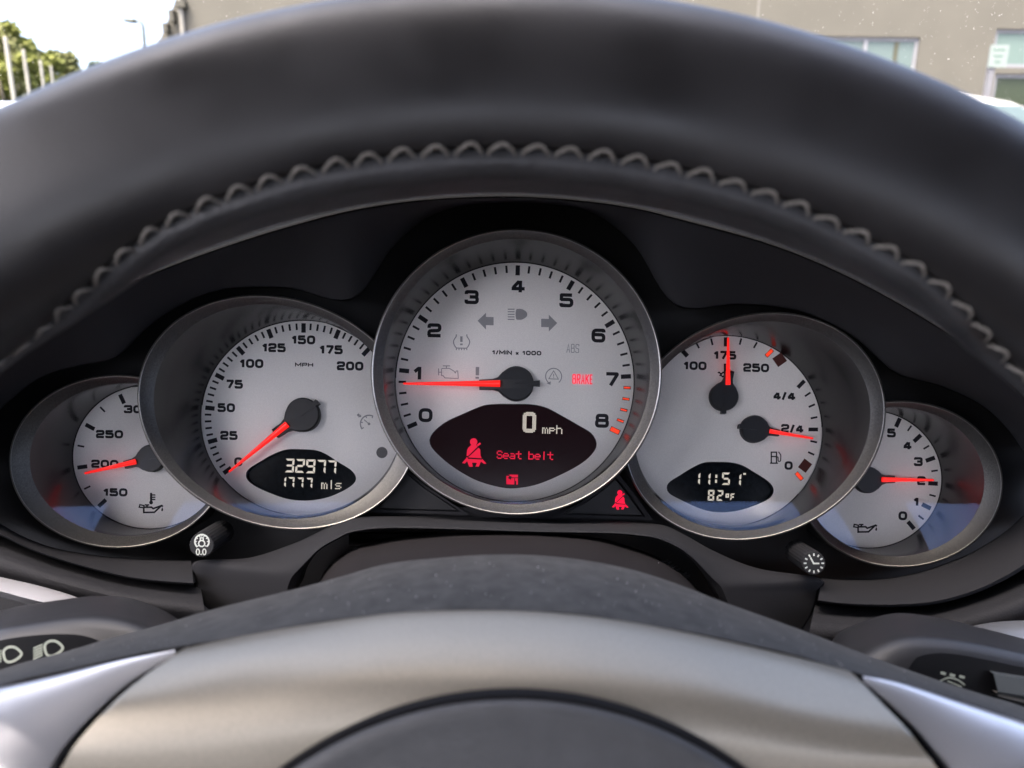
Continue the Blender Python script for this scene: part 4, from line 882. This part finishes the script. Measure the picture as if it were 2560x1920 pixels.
# ------------------------------------------------------------------ outdoors
M_asph = mat('asphalt', (.055, .055, .057), .9, noise=.25, nscale=3, bump=.3, bscale=60, bdist=.01)
V = [(-600, -600, 0), (600, -600, 0), (600, 900, 0), (-600, 900, 0)]
tag(mesh('ground', V, [(0, 1, 2, 3)], M_asph, smooth=False), 'grey asphalt of the parking area', 'ground', kind='structure')
M_wall = mat('beige_render', (.081, .076, .062), .9, noise=.06, nscale=1.2, bump=.15, bscale=40, bdist=.01)
M_frame = mat('pale_window_frame', (.17, .172, .185), .5)
def pane_mat(name, col, rough=.08): return mat(name, tuple(c * .6 for c in col), rough, spec=.3)
BY = 17.0
bld = thing('beige_building', 'beige rendered building with pale framed windows beyond the windscreen', 'building', (2, BY, 0))
def w2(px, py): v = WY(px, py, BY); return (v.x, v.z)
wins = [((2040, 90, 2268, 330),), ((2492, 72, 2760, 172),), ((2490, 184, 2760, 330),)]
outline = [w2(441, -2)[0:2], None]
xl_t, zt = w2(446, -20); xl_b, zb = w2(372, 170)
k_ = (xl_b - xl_t) / (zb - zt)
poly = [(xl_t + k_ * (7.5 - zt), 7.5), (16, 7.5), (16, 0), (xl_b + k_ * (0 - zb) * .3, 0), (xl_b, zb)]
holes, rects = [], []
for (a, b, c, d), in wins:
    x0, z1 = w2(a, b); x1, z0 = w2(c, d); z0 = max(z0, .5); rects.append((x0, z0, x1, z1)); holes.append([(x0, z0), (x1, z0), (x1, z1), (x0, z1)])
loops = [poly] + holes; flat = [q for lp in loops for q in lp]
t = tessellate_polygon([[Vector((x, z, 0)) for x, z in lp] for lp in loops])
V = [(x, BY, z) for x, z in flat]; Fc = list(t)
for h in [poly] + holes:                      # returns and reveals
    n = len(h); b = len(V); dp = 7.0 if h is poly else .14
    V += [(x, BY, z) for x, z in h] + [(x, BY + dp, z) for x, z in h]; Fc += [(b + i, b + (i + 1) % n, b + n + (i + 1) % n, b + n + i) for i in range(n)]
wall = mesh('wall', V, Fc, M_wall, bld, smooth=False)
for (x0, z0, x1, z1), colr in zip(rects, ((.16, .21, .2), (.17, .235, .21), (.05, .065, .04))):  # teal panes: sky reflection painted into the base colour
    fr = thing if False else None
    fw = .07
    f = box('window', (x0, BY + .05, z1 - fw), (x1, BY + .11, z1), M_frame, bld)
    box('frame', (x0, BY + .05, z0), (x1, BY + .11, z0 + fw), M_frame, f); box('frame', (x0, BY + .05, z0 + fw), (x0 + fw, BY + .11, z1 - fw), M_frame, f); box('frame', (x1 - fw, BY + .05, z0 + fw), (x1, BY + .11, z1 - fw), M_frame, f)
    box('pane', (x0 + fw, BY + .075, z0 + fw), (x1 - fw, BY + .09, z1 - fw), pane_mat('pane_%.2f' % colr[0], colr), f)
    if colr[0] == .16:
        xm = w2(2168, 100)[0]; box('mullion', (xm - .04, BY + .045, z0 + fw), (xm + .04, BY + .073, z1 - fw), M_frame, f)
        xm = w2(2247, 100)[0]; box('pane_strip', (xm - .045, BY + .06, z0 + fw), (xm + .045, BY + .074, z1 - fw), mat('dark_strip', (.05, .05, .03), .7), f)  # dark upright strip across the pane
for px_, py_, sx_, sz_ in ((458, 14, .2, .12), (436, 43, .1, .22), (421, 72, .1, .17)):   # dark fittings on the left edge
    x, z = w2(px_, py_); box('wall_fitting', (x - sx_ / 2, BY - .18, z - sz_ / 2), (x + sx_ / 2, BY - .002, z + sz_ / 2), mat('bronze_fitting', (.045, .042, .03), .7), bld)
x, z = w2(457, 40); V, Fc = tube_path([(x, BY - .07, 0), (x, BY - .07, 7.4)], .05, 10); mesh('downpipe', V, Fc, mat('stone_grey_pipe', (.2, .19, .165), .6), bld)
x, z = w2(1898, 0); box('control_joint', (x - .02, BY - .012, 0), (x + .02, BY - .002, 7.4), mat('joint_sealant', (.14, .135, .12), .8), bld)
# sign on a post in front of the right window
SYD = 13.0; a, b = WY(2478, 112, SYD), WY(2514, 169, SYD)
sg = thing('parking_sign', 'small white sign with green lettering on a pale post before the window', 'sign', (a.x + .05, SYD, 0))
box('sign_plate', (a.x, SYD - .01, b.z), (b.x, SYD + .01, a.z), mat('white_sign_paint', (.17, .2, .185), .4), sg)
wd = b.x - a.x; hg = a.z - b.z
for fz, wv in ((.78, .7), (.5, .55), (.24, .35)):
    V, Fc = [], []
    for k in range(int(wv * 12)):
        xx = a.x + wd * (.5 - wv / 2) + k * wd / 12; bb = len(V); V += [(xx, SYD - .013, b.z + hg * (fz - .04)), (xx + wd / 17, SYD - .013, b.z + hg * (fz - .04)), (xx + wd / 17, SYD - .013, b.z + hg * (fz + .04)), (xx, SYD - .013, b.z + hg * (fz + .04))]; Fc.append((bb, bb + 1, bb + 2, bb + 3))
    mesh('sign_lettering', V, Fc, mat('green_sign_print', (.04, .1, .065), .5), sg, smooth=False)
xx = WY(2480, 180, SYD).x; box('post', (xx - .045, SYD + .012, 0), (xx + .045, SYD + .09, a.z - .02), mat('galvanised_post', (.13, .13, .14), .6, metal=.1), sg)
# street lamp
LY = 34.0; P0, P1, P2, P3 = WY(364, 140, LY), WY(358, 66, LY), WY(353, 55, LY), WY(341, 53, LY)
lamp = thing('street_lamp', 'slim dark street lamp with a flat head against the white sky', 'street lamp', (P0.x, LY, 0))
M_lamp = mat('dark_green_metal', (.05, .055, .035), .5, metal=.3)
V, Fc = tube_path([(P0.x + .02, LY, 0), (P0.x, LY, P0.z), P1, P2, P3], [.09, .075, .065, .055, .05], 10); mesh('pole', V, Fc, M_lamp, lamp)
q0, q1 = WY(306, 48, LY), WY(345, 58, LY); rows = []
for t, w, h in ((0, .04, .02), (.12, .16, .05), (.5, .22, .09), (.85, .18, .09), (1, .06, .05)):
    c = WY(306 + 38 * t, 50.5 + 2.5 * t, LY); rows.append([Vector((c.x, LY + w * math.cos(a), c.z + h * math.sin(a))) for a in [2 * math.pi * i / 14 for i in range(14)]])
V, Fc = loft(rows, True); mesh('lamp_head', V, Fc, M_lamp, lamp)
# pale posts receding on the left
M_post = mat('pale_concrete', (.3, .29, .25), .8, noise=.1, nscale=4)
for i, (t_, b_, Yd, wv) in enumerate((((13, 100), (37, 258), 14, 4.2), ((57, 130), (76, 250), 20, 3.4), ((98, 155), (112, 235), 27, 2.7), ((122, 168), (135, 225), 33, 2.4))):
    a, b = WY(*t_, Yd), WY(*b_, Yd); o = thing('post', ('pale tall post, nearest and thickest of the receding row', 'pale post second along the receding row by the trees', 'pale post third along the receding row by the trees', 'pale post smallest and farthest of the receding row')[i], 'post', (b.x, Yd, 0), 'pale posts in front of the trees')
    V, Fc = tube_path([(b.x, Yd, 0), (b.x, Yd, a.z)], wv / F * Yd, 10); mesh('post_shaft', V, Fc, M_post, o)
    V, Fc = tube_path([(b.x, Yd, a.z), (b.x, Yd, a.z + .05)], [wv / F * Yd * 1.25, wv / F * Yd * .8], 10); mesh('post_cap', V, Fc, M_post, o)
# trees
def leaf_mat(name, c1, c2):
    m = mat(name, c1, .7, spec=.2, noise=.0); n, l = m.node_tree.nodes, m.node_tree.links
    oi = n.new('ShaderNodeTexNoise'); oi.inputs['Scale'].default_value = 1.3; g = n.new('ShaderNodeNewGeometry'); l.new(g.outputs['Position'], oi.inputs['Vector'])
    mxn = n.new('ShaderNodeMix'); mxn.data_type = 'RGBA'; mxn.inputs[6].default_value = (*c1, 1); mxn.inputs[7].default_value = (*c2, 1)
    mr = n.new('ShaderNodeMapRange'); mr.inputs[1].default_value = .35; mr.inputs[2].default_value = .65; l.new(oi.outputs[0], mr.inputs[0]); l.new(mr.outputs[0], mxn.inputs[0]); l.new(mxn.outputs[2], n['Principled BSDF'].inputs['Base Color'])
    return m
L1, L2, L3 = leaf_mat('leaf_yellow_green', (.075, .088, .016), (.13, .14, .028)), leaf_mat('leaf_olive', (.06, .07, .022), (.12, .12, .04)), leaf_mat('leaf_dark_green', (.035, .055, .03), (.07, .09, .045))
M_bark = mat('bark', (.09, .075, .055), .9, noise=.3, nscale=6)
def tree(px_, top, Yd, wpx, m, label, seed, nl=1800):
    nl = int(nl * 3.2)
    rnd = random.Random(seed); b = WY(px_, 300, Yd); H = WY(px_, top, Yd).z; wr_ = wpx / F * Yd / 2
    t = thing('tree', label, 'tree', (b.x, Yd, 0), 'trees beyond the parking area')
    V, Fc = tube_path([(b.x, Yd, 0), (b.x + .1, Yd, H * .35), (b.x, Yd + .1, H * .8)], [.2, .15, .04], 8)
    for k in range(6):
        a = rnd.uniform(0, 6.28); z = H * rnd.uniform(.25, .6); v2, f2 = tube_path([(b.x, Yd, z), (b.x + math.cos(a) * wr_ * .4, Yd + math.sin(a) * wr_ * .4, z + H * .12), (b.x + math.cos(a) * wr_ * .75, Yd + math.sin(a) * wr_ * .75, z + H * .2)], [.07, .05, .02], 6)
        Fc = Fc + [tuple(len(V) + i for i in f) for f in f2]; V = V + v2
    mesh('trunk', V, Fc, M_bark, t)
    V, Fc = [], []; lumps = [(Vector((b.x + rnd.uniform(-.7, .7) * wr_, Yd + rnd.uniform(-.7, .7) * wr_, H * rnd.uniform(.25, .93))), wr_ * rnd.uniform(.25, .5)) for _ in range(34)]
    lumps = [(c, r * (1.05 - .5 * c.z / H)) for c, r in lumps]
    for _ in range(nl):
        c, r = rnd.choice(lumps); d = Vector((rnd.gauss(0, 1), rnd.gauss(0, 1), rnd.gauss(0, 1))).normalized() * r * rnd.uniform(.55, 1.12); q = c + d
        if q.z > H * 1.03: continue
        s = rnd.uniform(.06, .15) * Yd / 25; u_ = Vector((rnd.gauss(0, 1), rnd.gauss(0, 1), rnd.gauss(0, 1))).normalized(); v_ = u_.orthogonal().normalized(); k = len(V)
        V += [q - u_ * s, q + v_ * s * .5, q + u_ * s, q - v_ * s * .5]; Fc.append((k, k + 1, k + 2, k + 3))
    mesh('crown', V, Fc, m, t, smooth=False)
tree(-90, 20, 34, 300, L2, 'tall olive tree at the far left edge behind the nearest post', 1, 2600)
tree(18, 40, 38, 170, L1, 'yellow green tree rising above the nearest pale post', 2, 3000)
tree(74, 92, 40, 170, L1, 'olive yellow tree between the second and third posts', 3, 2600)
tree(132, 120, 46, 170, L2, 'bushy olive tree behind the farthest posts', 4, 2200)
tree(182, 138, 50, 150, L3, 'dark green tree with a ragged top nearest the lamp', 5, 2000)
tree(222, 172, 54, 150, L3, 'low dark tree just above the wheel rim', 6, 1500)
tree(10, 120, 30, 170, L1, 'low bright bush-like tree at the picture edge under the olive tree', 8, 2600)
# parked cars
def car(label, x, y, rz, paint):
    c = thing('parked_car', label, 'car', (x, y, 0), 'parked cars'); c.rotation_euler.z = rz; c.matrix_world = Matrix.Translation((x, y, 0)) @ Matrix.Rotation(rz, 4, 'Z')
    MW = c.matrix_world
    def sec(yy, prof): return [MW @ Vector((a, yy, b)) for a, b in prof]
    def body_prof(w, h, low=.28): return [(-w * .92, low), (-w, low + .2), (-w * .98, h * .75), (-w * .9, h * .97), (-w * .5, h), (0, h + .01), (w * .5, h), (w * .9, h * .97), (w * .98, h * .75), (w, low + .2), (w * .92, low)]
    rows = [sec(yy, body_prof(w, h)) for yy, w, h in ((-2.25, .6, .55), (-2.2, .78, .68), (-1.9, .86, .78), (-1.0, .9, .92), (0, .9, .95), (1.2, .9, .97), (1.9, .86, .98), (2.2, .76, .9), (2.25, .6, .6))]
    V, Fc = loft(rowsmooth(rows, 3)); mesh('body', V, Fc, paint, c)
    def cab_prof(w0, w1, h): return [(-w0, .93), (-w0 * .5 - w1 * .5, .93 + (h - .93) * .5), (-w1, h - .06), (-w1 * .7, h), (0, h + .02), (w1 * .7, h), (w1, h - .06), (w0 * .5 + w1 * .5, .93 + (h - .93) * .5), (w0, .93)]
    rows = [sec(yy, cab_prof(w0, w1, h)) for yy, w0, w1, h in ((-.35, .8, .62, 1.4), (.1, .84, .64, 1.45), (.8, .84, .62, 1.44), (1.3, .8, .6, 1.36))]
    V, Fc = loft(rowsmooth(rows, 3)); mesh('roof', V, Fc, paint, c)
    gm = mat('car_window_glass', (.05, .075, .075), .06, spec=.8)
    V = [MW @ Vector(q) for q in ((-.76, -1.02, .94), (.76, -1.02, .94), (.6, -.37, 1.38), (-.6, -.37, 1.38))]; mesh('windscreen', V, [(0, 1, 2, 3)], gm, c, smooth=False)
    V = [MW @ Vector(q) for q in ((-.74, 1.85, .99), (-.58, 1.32, 1.34), (.58, 1.32, 1.34), (.74, 1.85, .99))]; mesh('rear_window', V, [(0, 1, 2, 3)], gm, c, smooth=False)
    for s in (-1, 1):
        V = [MW @ Vector(q) for q in ((s * .83, -.85, .96), (s * .85, 1.4, .98), (s * .66, 1.05, 1.36), (s * .66, -.25, 1.36))]; mesh('side_window', V, [(0, 1, 2, 3)], gm, c, smooth=False)
        for yy in (-1.4, 1.35):
            V, Fc = tube_path([MW @ Vector((s * .68, yy, .32)), MW @ Vector((s * .9, yy, .32))], .32, 24); mesh('wheel', V, Fc, mat('tyre_rubber', (.02, .02, .02), .8), c)
        V, Fc = tube_path([MW @ Vector((s * .62, -2.16, .62)), MW @ Vector((s * .62, -2.22, .6))], [.12, .09], 14); mesh('headlamp', V, Fc, mat('lamp_lens', (.6, .62, .65), .1), c)
car('white car whose roof and windscreen show past the wheel rim under the sign', 2.05, 4.35, R(90), mat('white_car_paint', (.42, .42, .41), .25, gloss=.5))
car('pale car barely showing above the wheel rim below the nearest post', -3.9, 5.6, R(-80), mat('silver_car_paint', (.42, .45, .48), .25, gloss=.5))
